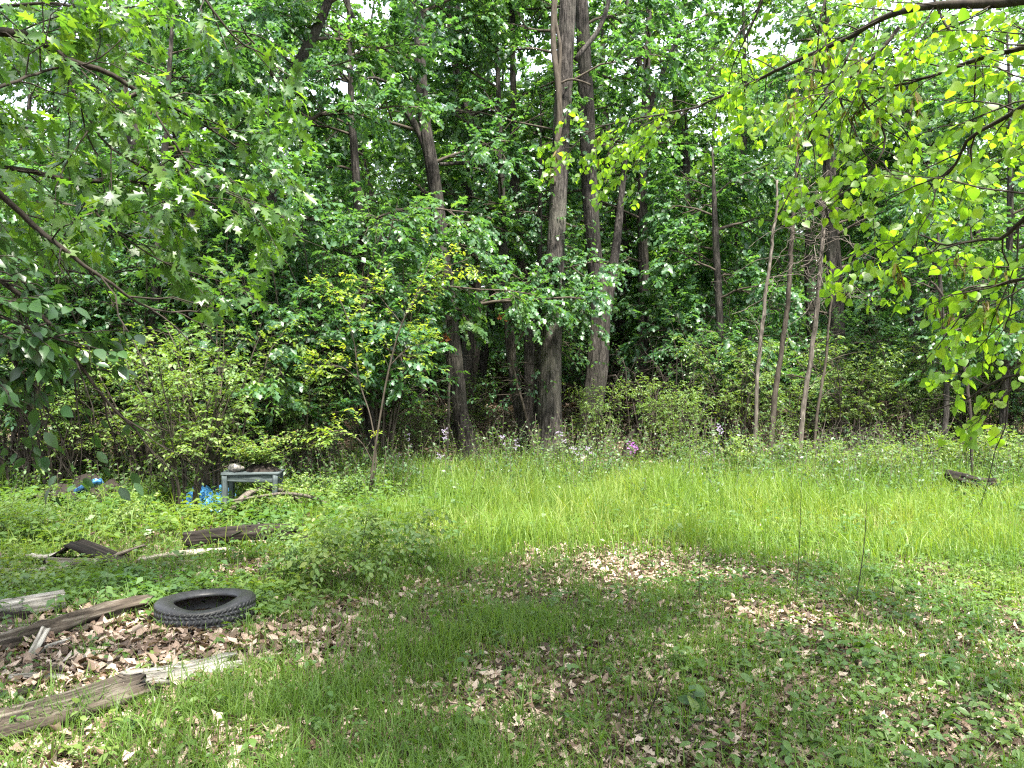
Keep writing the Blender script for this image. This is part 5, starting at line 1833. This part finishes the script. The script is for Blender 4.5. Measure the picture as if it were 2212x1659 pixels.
def sheet(name, label, cat, c, w_, d_, mat, seed, amp=.05, rz=0, n=22, tilt=(0, 0), arch=0):
    """crumpled sheet with thickness"""
    r = np.random.default_rng(seed)
    u, v = np.meshgrid(np.linspace(-1, 1, n), np.linspace(-1, 1, n))
    z = amp * (np.abs(noise2(u * 3 + seed, v * 3, 1) - .5) * 2 + .5 * np.abs(noise2(u * 7, v * 7 + seed, 2) - .5)) + arch * (1 - u**2)
    x = u * w_ / 2 * (1 + .15 * noise2(v * 2, u * 2 + seed, 3))
    y = v * d_ / 2 * (1 + .2 * noise2(u * 2 + seed, v * 2, 4))
    top = np.stack([x, y, z], -1).reshape(-1, 3)
    bot = top - [0, 0, .006]
    i = np.arange(n - 1)[:, None] * n + np.arange(n - 1)[None]
    F = np.stack([i, i + 1, i + n + 1, i + n], -1).reshape(-1, 4)
    ring = [j for j in range(n)] + [j * n + n - 1 for j in range(1, n)] + [(n - 1) * n + j for j in range(n - 2, -1, -1)] + [j * n for j in range(n - 2, 0, -1)]
    k = n * n
    E = np.array([[ring[q], ring[q] + k, ring[(q + 1) % len(ring)] + k, ring[(q + 1) % len(ring)]] for q in range(len(ring))])
    mb = MB()
    mb.add(np.concatenate([top, bot]), [F, F[:, ::-1] + k, E])
    o = mb.obj(name, M[mat], origin=(0, 0, 0), smooth=True)
    o.location = tuple(c)
    o.rotation_euler = (tilt[0], tilt[1], rz)
    return tag(o, label, cat)


sheet("blue_tarpaulin", "crumpled bright blue tarpaulin on the ground left of the old table", "tarpaulin", gpt(446, 1100, .05), .60, .46, 'tarp', 31, amp=.11, arch=.05, tilt=(.42, .05))
sheet("brown_sheet", "shade-darkened brown sheet of rubbish humped up at the left edge, larger of two", "rubbish", gpt(150, 1096, .03), 1.1, .8, 'card', 32, amp=.14, arch=.18, tilt=(.15, -.1))
sheet("brown_sheet", "brown sheet sloping down just right of the dark blue strip", "rubbish", gpt(212, 1100, .05), .5, .5, 'card', 33, amp=.06, arch=.10, tilt=(.3, .35))
timber("blue_plastic_strip", "shiny dark blue plastic strip slanting over the brown rubbish", gpt(162, 1098, .20), Q(210, 1040, 9.9), .14, .06, 'blue_dark', 34, rough=.008, cat="plastic")
sheet("dark_rubbish", "black plastic rubbish lying behind the light green shrub on the left", "rubbish", gpt(340, 1062, .05), .5, .4, 'black', 35, amp=.14, arch=.1)

# fallen branches by the table
for lab, pts, mt in (("thin pale branch arching over the weeds right of the old table", [(500, 1082, 5), (560, 1072, 6), (620, 1066, 7), (665, 1072, 8), (705, 1088, 8), (735, 1115, 7)], 'dead'),
                     ("thick crooked grey branch lying in front of the old table", [(498, 1105, 12), (520, 1080, 13), (545, 1062, 13), (585, 1055, 12), (630, 1070, 10), (655, 1090, 8)], 'dead')):
    Y = 9.2
    root = thing("fallen_branch", lab, "branch", GP(pts[0][0], 1120))
    P, R = resample([Q(x, y, Y + .12 * i) for i, (x, y, q) in enumerate(pts)], [q / FPX * Y / 2 for x, y, q in pts], .06)
    mb = MB()
    tubes(mb, P, R, 8, ridge=.08, seed=3)
    mb.obj("limb", M[mt], root, smooth=True)
    r = np.random.default_rng(len(lab))
    mb = MB()
    S, SR = grow(P[None], R[None], 5, .25, .8, r, K=4, up=.2, rmax=.008)
    tubes(mb, S, SR, 4)
    mb.obj("twig", M[mt], root, smooth=True)
bpy.context.view_layer.update()
